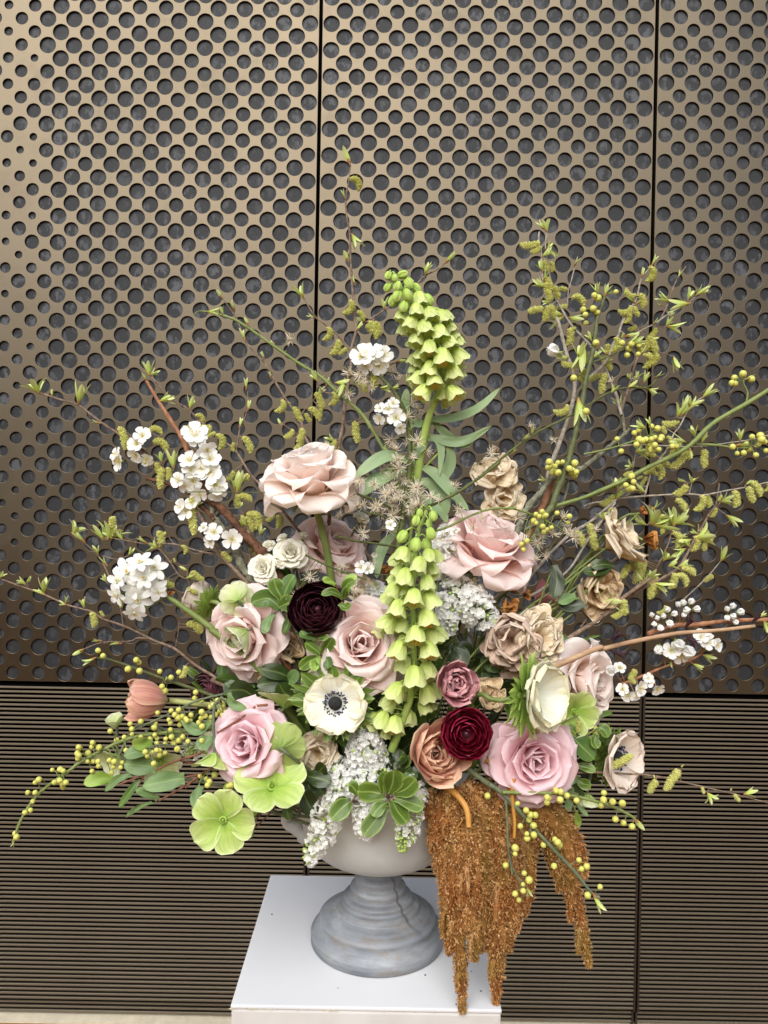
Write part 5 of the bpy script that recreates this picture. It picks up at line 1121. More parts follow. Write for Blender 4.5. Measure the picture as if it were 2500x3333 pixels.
branch('dry_stem', 'smooth pinkish brown stem beside the grey lichen branch', 'branch', 'twig_red', [('h560,130 500,320 430,470 340,640 280,800', 1.02, .99, 9, 12)], None, '', '', knots=.1, rs=23)
branch('catkin_twig', 'catkin twig with leafy tip crossing the long green branch at the right', 'twig', 'twig_grey',
  [('q1070,120 960,200 870,370 810,450 770,560 680,680 620,740 590,850 550,1000', 1.05, 1.02, 1.8, 2.8), ('q475,570 440,780', 1.03, 1.03, 1.2, 1.2), ('q1659,460 1540,495 1300,530 1000,565 700,555 500,545 330,560', 1.04, 1.02, 1.6, 2.6)], CG,
  'q830,340,-120,5,1 810,370,50,-30,0 700,380,35,70,0 750,470,30,70,1 800,520,50,30,0 830,520,-50,120,1 650,640,-90,-20,0 930,600,-150,150,1 1080,590,0,160,0 600,770,60,50,0 640,760,-100,40,0 560,840,-40,60,0 440,790,-80,30,0 530,830,-50,20,0 500,910,10,60,0 920,610,30,70,0',
  'q1070,125,45,120,1 950,205,30,110,1 840,300,70,130,1 870,290,60,150,1 1660,470,200,10,0', rs=24, auto=10)
branch('catkin_twig', 'horizontal catkin twig running off the right edge in the middle of the photo', 'twig', 'twig_grey',
  [('q1700,875 1450,930 1280,960 1080,1000 940,990 600,1005 330,1030 270,1050 h1110,360 900,540 740,640 560,800 350,1040 300,1150', 1.04, .99, 1.6, 5), ('q1080,1000 1180,1100 1300,1190', 1.04, 1.05, 1.4, 1.2), ('q490,1035 600,1120 720,1240 800,1340 880,1400', 1.03, 1.03, 1.3, 1.5), ('q270,1070 150,1240 0,1430 h1110,380 980,560 850,740 720,950 600,1060 400,1190 330,1220', 1.02, .98, 2, 4.5), ('q0,1100 80,1070 160,1060', 1.0,1.0,3,2.5)], CG,
  'q920,910,-110,80,1 940,920,-20,50,0 830,1040,80,100,1 1500,880,90,130,1 1350,960,10,150,1 270,1000,-120,80,1 690,1180,50,90,1 250,1120,-40,110,0 1240,1000,-30,50,0 640,1190,-20,70,0',
  'q970,900,80,80,2 930,890,160,90,0 1230,1060,20,110,2 1280,1180,-30,120,1 590,1090,-40,80,0 600,1270,60,180,2 570,1270,155,110,1 620,1270,5,180,1 800,1340,-20,70,0 1450,910,40,60,0', rs=25, auto=14)
branch('catkin_twig', 'dark catkin twig with many hanging catkins at the right middle', 'twig', 'twig_brown',
  [('q1220,895 1190,1080 1130,1170 1040,1330 990,1410 930,1530 860,1640 760,1720 560,1820 370,1930 h1430,1060 1200,1220 1000,1400 800,1530 620,1640', 1.05, .97, 2, 6.5), ('q800,1290 760,1440 700,1570 640,1680 560,1780 480,1870', 1.03, 1.02, 1.6, 2.4), ('h1420,1060 1220,1210 1050,1320 900,1480 780,1560', 1.0, .98, 3, 3.5), ('h950,1290 850,1430 800,1500', .99, .98, 2, 3)], CG,
  'q880,1660,120,60,1 830,1720,90,100,2 810,1700,-40,140,1 640,1720,-50,140,0 620,1790,-30,140,0 1090,1400,-10,100,0 480,1550,-30,240,1 520,1600,20,90,0 400,1620,-60,120,0 q560,1720,20,-10,0 h1450,1100,-30,130,0 1360,880,-50,200,1 1300,850,-30,130,0 1220,1000,-60,50,0 1180,1340,-100,60,1',
  'q810,1280,75,160,2 820,1260,30,140,2 1000,1390,20,170,2 970,1400,-160,130,1 920,1480,-150,120,1 720,1590,60,110,2 760,1640,20,90,2 620,1790,-20,150,1 820,1390,20,90,0 h960,1270,90,140,1 960,1270,5,180,1 950,1260,160,100,1 1200,1360,80,60,1', rs=26, auto=12)
branch('catkin_twig', 'faint thin twig with a single catkin over the dark holes at the right', 'twig', 'twig_grey', [('q1250,1570 1170,1670 1080,1770 930,1910 850,1980', 1.08, 1.05, 1.4, 2)], CG, 'q1160,1720,-80,50,0', 'q1230,1600,65,120,1', rs=27)
branch('blossom_branch', 'knobbly reddish branch with white bud clusters at the right edge', 'branch', 'twig_red',
  [('l1700,320 1400,330 1230,340 1000,370 850,370 700,410 580,450', .98, .96, 6, 7)], 'blossoming cherry branches', 'l740,200,-80,60,2', 'l1620,330,-60,100,1 1580,300,30,60,1',
  'l610,290,30,-2,4,2 650,310,30,0,2,2 700,300,30,2,4,2 740,250,34,1,6,2 790,280,34,4,4,2 750,340,40,2,-2,2 680,370,36,0,-5,2 640,350,32,-4,-2,2 850,200,34,-3,5,2 890,190,34,-1,7,2 910,230,40,0,0,2 950,180,36,2,7,2 985,230,36,5,2,2 900,260,30,-2,-4,2 1290,240,32,-3,5,2 1330,220,34,0,7,2 1380,260,38,4,3,2 1330,280,34,0,-1,2 1290,290,34,-3,-3,2 1350,320,30,2,-6,2', rs=28)
branch('dry_stem', 'long straight dry brown stem with dark purple tufts, in front at the right', 'branch', 'twig_dry',
  [('l1540,380 1200,420 900,440 700,470 400,530 150,590 k980,20 800,90 500,230', .93, .90, 5, 9)], None, '', '', knots=.15, rs=29)
branch('blossom_twig', 'reddish twig with open white blossom under the dry stem', 'branch', 'twig_red',
  [('l1060,635 930,700 750,740 600,800 530,830 350,900', .97, .95, 3, 4)], 'blossoming cherry branches', 'l460,770,-50,110,0 400,840,60,60,0', 'l980,720,-25,90,1 1070,640,-20,110,1 790,690,-100,60,1 1080,600,60,60,1',
  'l790,600,52,-3,2 870,640,58,1,-4 830,520,60,1,-2,2 890,570,70,3,-3,2 680,560,50,-4,-5,2 1060,480,46,-3,5 1110,520,50,0,2 1190,550,44,5,1 590,880,36,-5,2 660,940,42,2,-5 580,850,30,-2,3 400,1000,44,-2,-3 460,990,44,1,-4 500,940,48,4,0 350,950,40,-3,2 250,780,40,-3,4,2 320,760,36,2,6 k1150,210,36,0,6 1080,230,34,-3,4', rs=30)
def tufts():
    t = thing('dried_calyx', 'dark purple dried leaf tufts on the dry brown stem at the right', 'dried leaves', P(*XY('l', 930, 420), .91)); random.seed(3)
    for x, y, an in ((930,400,60),(940,470,-40),(250,510,40),(270,600,-20),(1530,350,50)):
        mb = MB(); n_ = 6
        for k_ in range(n_): petal(random.uniform(.8, 1.2), .24, 5, random.uniform(10, 50), 1, tip=random.uniform(-30, 50), k=5, a=.5, b=1.6, c=.8, nu=4, nv=7, mb=mb, az=k_*360/n_)
        Y = .905 if x < 600 else .925
        part('leaf', mb.mesh('leaf', MT['purple_bud']), t, frame(P(*XY('l', x - 20, y), Y), (math.cos(R(an)), -.3, math.sin(R(an))), 0, .018))
tufts()
branch('catkin_twig', 'low catkin twig reaching past the blush anemone to the right edge', 'twig', 'twig_brown',
  [('l1700,1985 1500,1930 1300,1880 1000,1810 750,1750 550,1720 400,1712 200,1700 0,1700 k700,1150', .93, .91, 1.5, 3.4)], CG, 'l650,1765,-70,110,0 850,1670,-120,180,0 880,1650,20,-20,0 250,1660,190,-110,0 1060,1830,20,60,0 1330,1840,-10,20,0 1350,1900,50,60,0', 'l650,1765,120,50,0 1110,1880,-50,100,2 1440,1895,10,100,1 220,1670,20,40,0', rs=31)
branch('catkin_twig', 'short twig with green catkins just above the blush anemone', 'twig', 'twig_brown', [('k600,740 700,760 850,800 950,830', .91, .92, 2.6, 2), ('k780,630 700,670 600,720', .91, .91, 2, 2)], CG, 'k790,680,-20,100,0 930,730,10,90,0 720,790,-80,100,0 970,770,-60,10,0', 'k940,820,-170,70,0', rs=32)
branch('catkin_twig', 'long low catkin twig coming from the left edge of the photo', 'twig', 'twig_brown',
  [('e-40,180 100,235 340,320 520,400 700,450 800,510 950,560 1080,620 1200,680 1350,740 1500,860 1659,960 f250,1700 400,1760', .99, .96, 1.8, 5), ('e1350,740 1370,640 1385,490', .98, .98, 1.6, 1.4), ('e650,740 790,690 1000,680 1060,655 1140,660', .98, .97, 1.4, 1.8), ('e950,555 940,480 920,350', .97, .97, 2, 1.6)], CG,
  'e700,460,20,110,1 770,450,30,40,0 1430,870,-40,90,1 1440,550,120,60,1 1490,570,60,50,0 940,360,-10,60,0', 'e200,240,150,70,1 210,240,60,70,0 340,310,85,110,1 510,400,165,50,1 500,400,80,60,0 650,420,110,70,1 650,740,-150,90,0 790,680,175,80,0 940,700,175,75,0', rs=33, auto=3)
branch('catkin_twig', 'thin double twig with leafy tips above the narcissus', 'twig', 'twig_brown',
  [('a590,1525 640,1570 720,1640 780,1710 820,1790 850,1860', 1.0, .98, 1.5, 2), ('a860,1545 960,1560 1140,1590 1340,1590 1520,1640 1659,1665 f130,540 300,570 350,600', 1.0, .98, 1.5, 3), ('a1200,1610 1250,1650 1320,1740 1380,1830 1460,1890 f60,1090', .99, .98, 1.8, 2.2), ('a1340,1585 1300,1530', 1.0, 1.0, 1.4, 1.4), ('a790,1680 900,1710', .98,.98,1.2,1.2)], CG,
  'a860,1500,20,-120,0 870,1530,20,-60,0 1220,1490,10,120,1 1280,1500,-70,20,1 1340,1700,10,30,0 1470,1810,70,60,1 1500,1830,70,40,0 e1250,220,90,40,0 1440,280,80,30,0 1460,170,40,20,0',
  'a560,1520,60,120,2 660,1580,135,100,0 760,1670,110,70,1 830,1760,130,80,0 830,1560,70,160,2 800,1560,120,110,1 1140,1590,145,90,0 990,1680,60,60,1 1450,1800,150,60,0 e830,230,120,60,1', rs=34, auto=5)
branch('catkin_twig', 'leafy catkin twig standing left of the highest rose', 'twig', 'twig_brown', [('b430,1780 480,1890 f530,230 570,330 600,430 590,600 560,780', 1.0, .985, 1.8, 4)], CG, 'b420,1700,100,30,1 410,1680,-10,100,0 480,1830,90,100,2 f620,180,20,160,2 630,500,20,90,0', 'b400,1680,85,150,1 f590,570,85,110,0 600,400,130,60,0', rs=35, auto=3)
branch('reddish_stem', 'two reddish hellebore stems running down from the nodding hellebore', 'stem', 'stem_red', [('f700,1250 800,1380 900,1540 980,1640', .93, .955, 3.5, 5), ('f720,1280 830,1370 900,1480 960,1600', .935, .955, 3, 4)], None, '', '', rs=36)
# berry sprays low in front
BG='branches of round yellow berries'
branch('berry_branch', 'long berry branch curving down to the far lower left corner', 'branch', 'stem_green',
  [('r42,2745 70,2665 130,2580 e535,1680 600,1625 700,1570 850,1490 1000,1430 1150,1400 1400,1375 1659,1350 i250,480', .86, .92, 3.5, 6.5)], BG, '', 'r48,2735,-110,20,0',
  '', 'w377,426 426,495 485,472 545,450 614,470 246,520 235,547 290,552 145,558 125,597 128,637 207,597 202,660 247,660 283,660 285,697 236,735 14,733 10,830 35,822 14,862 370,652 408,662 402,702 468,670 457,706 387,750 498,575 683,487 720,455 738,483 735,520 805,485 800,525 850,470 905,498 868,518 936,470 977,505 842,415 z113,1663 130,1662 129,1686 76,1690 60,1712 76,1712 71,1731 54,1755 136,1697 84,1684 170,1614 170,1632 200,1604 33,1800 36,1808 118,1690 66,1750', rs=40, bsz=10.5)
branch('berry_branch', 'dark berry stem crossing under the salmon tulip', 'branch', 'stem_grey_green',
  [('w520,440 600,400 750,330 900,260 1050,190 1250,140', .88, .92, 2, 3.5), ('w650,560 760,530 900,540 1060,525 1200,480', .87, .91, 2, 3), ('w1090,300 1160,250 1220,190', .9, .92, 2, 2.6)], BG, '', '',
  '', 'w530,370 543,410 842,365 828,338 725,363 716,398 612,352 742,285 913,378 932,310 1000,303 970,345 997,342 1082,278 1078,325 1085,390 1138,360 1155,320 1170,225 1223,270 1265,283 1250,232 1204,188 1258,192 1240,302 1082,500 847,268 905,262 895,565 800,595 647,587 663,620 700,590 735,573 758,577 756,614 712,677 900,320 940,350 875,300 1060,360 1110,310 1190,300 920,340 960,330 1150,240', rs=41, bsz=10.5)
branch('berry_branch', 'upper left berry stem ending in a pointed green bud above the tulip', 'branch', 'stem_dark_green',
  [('e730,810 810,815 900,840 1020,880 1180,940 1350,1000 1500,1050 1659,1110 w1180,170', .90, .94, 3.2, 5)], BG, '', 'e745,805,-155,90,0 1270,1000,70,50,0', '', 'e757,752 795,793 1052,825 1073,845 988,895 1077,910 1233,913 1510,1075 1503,1120 1557,1140 1272,1065 1250,1030 1228,1100 1270,1133 1216,1230 1380,920 1320,960', rs=42, bsz=11)
branch('berry_branch', 'small berry sprig hanging over the dark louvres beside the mauve rose', 'branch', 'stem_green', [('w1200,700 1130,740 1080,790 1060,850', .88, .87, 1.6, 1.2), ('w1290,830 1330,880', .88,.88,1.5,1.5)], BG, '', '', '', 'w1068,772 1117,793 1142,815 1128,843 1182,763 1285,850 1310,840 1300,865', rs=43, bsz=10.5)
branch('berry_branch', 'grey green berry branch hanging across the orange tassels to the lower right', 'branch', 'stem_grey_green',
  [('m1545,880 1480,840 1350,680 1200,520 1050,360 940,230 800,80 700,10 k0,1270 j1150,1100', .84, .87, 4, 8), ('m870,700 860,620 838,480 832,300 822,130', .835, .85, 3, 3.5), ('m970,870 930,760 870,650', .835, .84, 2, 3)], BG, '', 'm1490,840,-62,130,0 980,800,-60,60,1',
  '', 'm680,97 912,155 978,208 1010,243 1047,245 1000,282 933,330 985,425 1037,398 983,390 1110,475 1200,433 1238,475 1222,455 1193,638 1385,592 1445,640 1405,660 1548,798 1452,863 893,498 893,545 820,633 963,693 1001,746 955,780 955,830 893,852 922,900 1035,325 1230,490', rs=44, bsz=12)
branch('berry_branch', 'berry branch reaching right over the louvres with a pointed leaf tip', 'branch', 'stem_green',
  [('k1290,1560 1150,1480 950,1410 750,1360 550,1335 350,1330 100,1325', .86, .855, 4.5, 5)], BG, '', 'k1280,1555,-48,130,0', '', 'm1155,115 1140,148 1210,60 1245,65 1240,128 1295,93 1367,138 k1012,1330 1008,1392 1090,1410 1178,1423 985,1445 1115,1567 1188,1600 1265,1633 500,1370 580,1310 765,1400 680,1355', rs=45, bsz=12)

# ---------------------------------------------------------------- leaves
L1='leafy filler sprigs'
leafset('glossy_sprig', 'glossy wavy green leaves spread in front of the hanging white lilac', 'leaves', 'leaf_mid',
 [('x920,1320 780,1290 640,1285', 165), ('x950,1300 990,1200 1000,1070', 175), ('x900,1310 900,1200 920,1080', 110), ('x1020,1300 1120,1260 1225,1160', 150), ('x930,1400 860,1440 790,1530', 110), ('x925,1440 830,1560 700,1720', 150), ('x980,1370 1040,1480 1130,1600', 165), ('x1010,1350 1150,1390 1295,1450', 125)], .845, L1, hub='x955,1360', smat='twig_brown', keel=.12, srad=.0014, seed=2, b=3.2)
leafset('glossy_sprig', 'pair of green leaves over the left lilac sprig', 'leaves', 'leaf_mid', [('x575,1385 500,1440 385,1560', 150), ('x580,1380 500,1390 410,1450', 90, 'leaf_dark'), ('x645,1310 600,1240 555,1215', 100)], .852, L1, hub='x590,1385', smat='twig_brown', seed=3)
leafset('ivy_sprig', 'dark ivy like leaves at the left of the rim', 'leaves', 'leaf_dark', [('i1100,900 1200,920 1330,960', 130), ('i1120,920 1200,1000 1260,1070', 110), ('i1180,900 1240,830 1270,800', 100), ('i1060,960 1100,1120 1190,1270', 130), ('i920,1090 925,1200 940,1300', 75, 'leaf_green'), ('i1080,1000 1020,1060 960,1110', 90, 'leaf_green'), ('i1060,880 980,900 900,950', 90)], .87, L1, hub='i1080,920', seed=4, b=2.0)
leafset('leafy_sprig', 'small glossy oval leaves between black ranunculus and front anemone', 'leaves', 'leaf_mid',
 [('f1220,1460 1150,1400 1085,1360', 110), ('f1240,1460 1290,1390 1335,1310', 95), ('f1215,1490 1120,1530 1035,1600', 90), ('f1225,1490 1170,1560 1130,1590', 80, 'leaf_lime'), ('f1260,1470 1290,1530 1290,1600', 80, 'leaf_green'), ('f1180,1330 1100,1290 1030,1280', 80, 'leaf_green'), ('f1200,1330 1250,1310 1290,1330', 60)], .885, L1, hub='f1250,1500', smat='twig_brown', seed=5, srad=.0009)
leafset('leafy_sprig', 'broad green leaves left of the black ranunculus', 'leaves', 'leaf_green',
 [('f880,970 830,870 800,780', 120, 'leaf_mid'), ('f890,960 930,850 995,750', 120), ('f860,1040 920,1010 990,1000', 130, 'leaf_mid'), ('f860,1050 750,960 600,1000', 130), ('f800,1100 740,1190 720,1280', 80, 'leaf_hellebore'), ('f950,1080 930,1200 880,1280', 70), ('f1000,1250 1080,1250 1150,1300', 90)], .93, L1, hub='f880,1050', smat='twig_brown', seed=6)
leafset('leafy_sprig', 'fresh green leaves right of the black ranunculus', 'leaves', 'leaf_mid', [('f1430,960 1330,900 1230,930', 60), ('f1430,870 1480,800 1560,770', 80, 'leaf_lime'), ('f1440,900 1460,840 1540,800', 80), ('f1440,960 1460,900 1500,880', 70), ('f1400,1010 1450,1040 1500,1020', 70), ('f1360,840 1290,800 1240,790', 50, 'leaf_lime')], .885, L1, hub='f1430,1000', smat='stem_red', seed=7, srad=.0009)
leafset('leafy_sprig', 'dark leaves under the left pink rose', 'leaves', 'leaf_dark', [('i980,100 820,60 650,90', 130), ('i950,20 850,-30 680,-60', 120), ('i650,200 530,130 400,130', 150), ('i680,260 560,300 400,160', 60, 'leaf_green'), ('i930,60 970,20 1010,-60', 90, 'leaf_hellebore'), ('i1000,200 900,150 850,60', 120), ('i520,160 440,120 360,60', 110)], .93, L1, hub='i1000,60', seed=8)
leafset('hellebore_leaves', 'grey green lance leaves among the berries at the lower left', 'leaves', 'leaf_hellebore',
 [('w950,790 820,810 625,850', 120), ('w735,710 620,690 480,680', 120), ('w690,570 600,580 480,620', 90), ('w400,800 290,790 170,835', 85, 'leaf_lime'), ('w540,760 430,800 335,890', 50), ('w610,800 540,880 440,1020', 50, 'leaf_green'), ('w745,950 650,900 570,880', 55), ('w700,975 580,1020 498,1090', 32), ('w1080,850 1040,930 1035,1025', 70), ('w1170,480 1100,520 1060,570', 90), ('w700,520 620,520 560,480', 90, 'leaf_lime'), ('w1150,350 1050,420 930,340', 70), ('w1290,130 1330,220 1430,250', 60), ('w1480,1190 1465,1210 1480,1245', 30)], .885, L1, hub='w900,650', smat='stem_red', srad=.0008, seed=9, b=1.9, spokes=False)
branch('reddish_stem', 'forked reddish brown stems of the lance leaves at the lower left', 'stem', 'stem_red',
 [('w440,840 620,770 740,720 900,650 1080,590 1170,470 1280,400 1400,330 i620,310', .88, .91, 2.5, 4), ('w750,965 880,890 1050,790 1170,700 i240,810', .88, .9, 2.5, 4), ('w960,780 1060,760 1180,710', .885,.89, 3, 3), ('w580,880 620,800 640,770', .885, .885, 2, 2), ('w1200,440 1350,350 1480,250 i650,270 750,262', .87, .88, 3, 4), ('i10,1010 i90,930 200,850', .88,.88,2,2)], None, '', '', rs=46)
leafset('hellebore_leaves', 'small pointed leaves behind the two lowest green hellebores', 'leaves', 'leaf_hellebore', [('i560,1170 600,1240 620,1290', 70), ('i640,1120 640,1180 600,1260', 70, 'leaf_lime'), ('i1050,1050 1000,1100 940,1140', 80), ('i450,1010 400,1000 350,1030', 70, 'leaf_lime'), ('i600,1360 605,1400 615,1450', 24), ('i470,1440 490,1460 500,1480', 60, 'leaf_lime')], .88, L1, hub='i760,1140', smat='stem_red', seed=10)
branch('reddish_stem', 'reddish stem slanting down behind the lowest green hellebores', 'stem', 'stem_red', [('i610,1390 720,1290 860,1140 1000,1020 1150,920', .88, .93, 2.2, 2.6), ('i570,1210 700,1160 860,1130', .87, .89, 3, 2.5)], None, '', '', rs=47)
leafset('leafy_sprig', 'large glossy leaf and dark leaves beside the blush anemone', 'leaves', 'leaf_mid', [('k720,820 800,900 925,1030', 170, 'leaf_green'), ('k640,800 700,760 760,800', 100), ('k640,1100 700,1120 760,1170', 80, 'leaf_dark'), ('k620,900 680,1000 740,1060', 100, 'leaf_dark'), ('k960,740 1010,760 1050,830', 90), ('k940,800 930,870 960,930', 80), ('k760,1080 850,1100 940,1130', 70)], .91, L1, hub='k650,950', seed=11)
leafset('leafy_sprig', 'rounded light green leaves below the full mauve rose', 'leaves', 'leaf_hellebore', [('k650,1200 700,1190 745,1250', 120), ('k700,1250 690,1300 640,1340', 90), ('k680,1370 690,1430 680,1500', 60), ('k770,1420 810,1480 870,1540', 40), ('k760,1500 770,1580 790,1640', 70, 'leaf_lime'), ('k760,1200 830,1250 900,1260', 80, 'leaf_mid')], .92, L1, hub='k640,1230', seed=12)
branch('reddish_stem', 'curved thin stem under the full mauve rose', 'stem', 'stem_red', [('k730,1680 745,1560 720,1440 690,1300 640,1220', .93, .92, 2, 2.6), ('k800,1520 760,1430 700,1380', .93, .93, 2, 2)], None, '', '', rs=48)
leafset('leafy_sprig', 'round dark leaves under the pale dried flowers', 'leaves', 'leaf_green', [('h60,1760 10,1820 -30,1900', 170), ('h80,1850 150,1880 240,1900', 150), ('j1480,200 1410,220 1350,240', 130), ('j1500,290 1400,310 1290,340', 170), ('h300,1760 400,1760 500,1800', 130, 'leaf_dark'), ('h330,1820 420,1870 520,1880', 130), ('h640,1560 640,1620 600,1700', 90), ('h490,1390 570,1480 640,1600', 60), ('h560,940 590,1080 560,1240', 110, 'leaf_dark'), ('h850,1280 720,1300 600,1270', 110, 'leaf_dark'), ('h760,1220 680,1240 600,1280', 90, 'leaf_hellebore'), ('h1080,940 980,990 820,1000', 100, 'leaf_dark'), ('h1100,950 1000,930 900,960', 80, 'leaf_dark')], .965, L1, hub='h250,1750', seed=13)
branch('flower_stems', 'bundle of straight green stems of the dried flowers at the right', 'stem', 'stem_green', [('h1010,800 800,960 560,1160 340,1310 150,1480 0,1700 g1500,1900', .99, .95, 2.2, 4), ('h950,880 750,1040 600,1170 470,1330 j1350,0', .99, .96, 3, 4), ('h780,1170 640,1250 450,1360 300,1500', .98, .96, 3, 4), ('h870,1060 700,1180 520,1330 400,1400', .99, .97, 2.5, 3), ('h760,1240 600,1310 460,1390', .975, .97, 2.5, 3.5), ('g1380,1550 1270,1700 1150,1800 j1100,200', .97, .95, 4, 5), ('g1420,1480 1330,1600 1200,1760 1100,1850', .97, .95, 3, 4), ('g1500,1700 1330,1800 1230,1900', .96, .95, 4, 4), ('g1390,90 1370,250 1290,430 1270,600', 1.03, 1.0, 3, 4), ('h1310,490 1200,580 1100,650', 1.01, 1.0, 3, 3), ('h1450,700 1350,760 1290,800', 1.0, 1.0, 2, 2)], None, '', '', rs=49, knots=.1, sep=True)
leafset('leafy_sprig', 'dark leaves right of the lower spike behind the white lilac', 'leaves', 'leaf_dark', [('g1060,1650 1100,1750 1080,1880', 140), ('g1000,960 960,1050 1000,1090', 90), ('g940,1500 900,1650 860,1720', 110), ('g1200,1800 1150,1700 1060,1680', 110), ('j1000,80 1050,40 1150,60', 110), ('g1060,930 1150,940 1250,900', 90), ('j780,560 850,600 890,630', 130, 'leaf_mid'), ('j360,480 480,500 560,580', 190, 'leaf_mid')], .96, L1, hub='g1050,1600', seed=14)
leafset('leafy_sprig', 'dark leaves between the lilac and the peach tulip', 'leaves', 'leaf_dark', [('j520,1080 560,1010 600,960', 150), ('j560,1120 600,1050 620,1000', 90, 'leaf_mid'), ('j650,1120 720,1200 780,1290', 150), ('j640,1150 560,1100 500,1120', 90), ('j560,1180 620,1130 660,1100', 80), ('j440,1000 460,1050 480,1100', 90), ('j830,1290 860,1350 900,1420', 60, 'leaf_hellebore')], .89, L1, hub='j620,1160', seed=15)
# dense dark greenery deep inside the bouquet
random.seed(77)
def filler(label, cx, cy, rx, ry, Y, n, mats, seed):
    random.seed(seed); p = P(cx, cy, Y); t = thing('filler_greenery', label, 'leaves', p, 'dark greens deep inside the bouquet'); mb = MB()
    hub = P(cx, cy + ry * .4, Y + .01)
    for k_ in range(n):
        a_ = random.uniform(0, 6.28); rr = math.sqrt(random.random()); x = cx + rx * rr * math.cos(a_); y = cy + ry * rr * math.sin(a_)
        yy = Y + random.uniform(-.02, .03); q = P(x, y, yy); dv = Vector((x - cx, 0, cy - y)).normalized() * .6 + Vector((random.uniform(-.6, .6), random.uniform(-.8, .1), random.uniform(-.3, .8)))
        L = random.uniform(.03, .055)
        me = petal(L, L * random.uniform(.3, .5), 5, random.uniform(10, 50), 1, tip=random.uniform(-20, 40), k=14, a=.75, b=2.0, c=.8, nu=5, nv=8, wob=.1, r0=.001).mesh('leaf', MT[random.choice(mats)])
        part('leaf', me, t, frame(q, dv, random.uniform(0, 360)))
        tube(mb, catmull([hub, (hub + q) / 2 + Vector((0, .01, 0)), q], 5), .0009, 4, cap=False)
    tube(mb, [hub, hub.lerp(mouth(hub), .5), mouth(hub)], .0016, 5)
    part('stem', mb.mesh('stem', MT['stem_dark_green']), t)
DK = ['leaf_dark', 'leaf_green', 'leaf_green', 'leaf_mid', 'leaf_hellebore']
for k_, (lab, x, y, rx, ry, Y, n) in enumerate((
  ('dark leaves in the gap left of the front anemone', 930, 2230, 130, 110, .985, 26), ('dark leaves behind the centre rose and the lower spike', 1240, 2240, 130, 150, .985, 34),
  ('dark leaves in the gap below the front anemone', 1110, 2440, 130, 90, .95, 30), ('dark leaves behind the peach and mauve tulips', 1420, 2330, 150, 130, .985, 36),
  ('dark leaves between the white lilac and dried flowers', 1540, 2100, 150, 100, 1.0, 26), ('dark leaves behind the cream anemone', 1760, 2220, 140, 110, .985, 26),
  ('dark leaves behind the full mauve rose', 1820, 2440, 130, 130, .95, 26), ('dark leaves behind the lower left mauve rose', 760, 2290, 140, 90, .99, 24),
  ('dark leaves behind the rim of the urn', 1190, 2530, 170, 70, .93, 34), ('dark leaves under the black ranunculus', 1010, 2080, 110, 90, .985, 22),
  ('dark leaves at the right hand rim of the urn', 1390, 2500, 100, 90, .93, 22), ('dark leaves by the upper spray roses', 960, 1950, 90, 70, 1.0, 12), ('dark leaves under the lilac by the tulips', 1300, 2420, 90, 80, .92, 22))):
    filler(lab, x, y, rx, ry, Y, n, DK, 100 + k_)

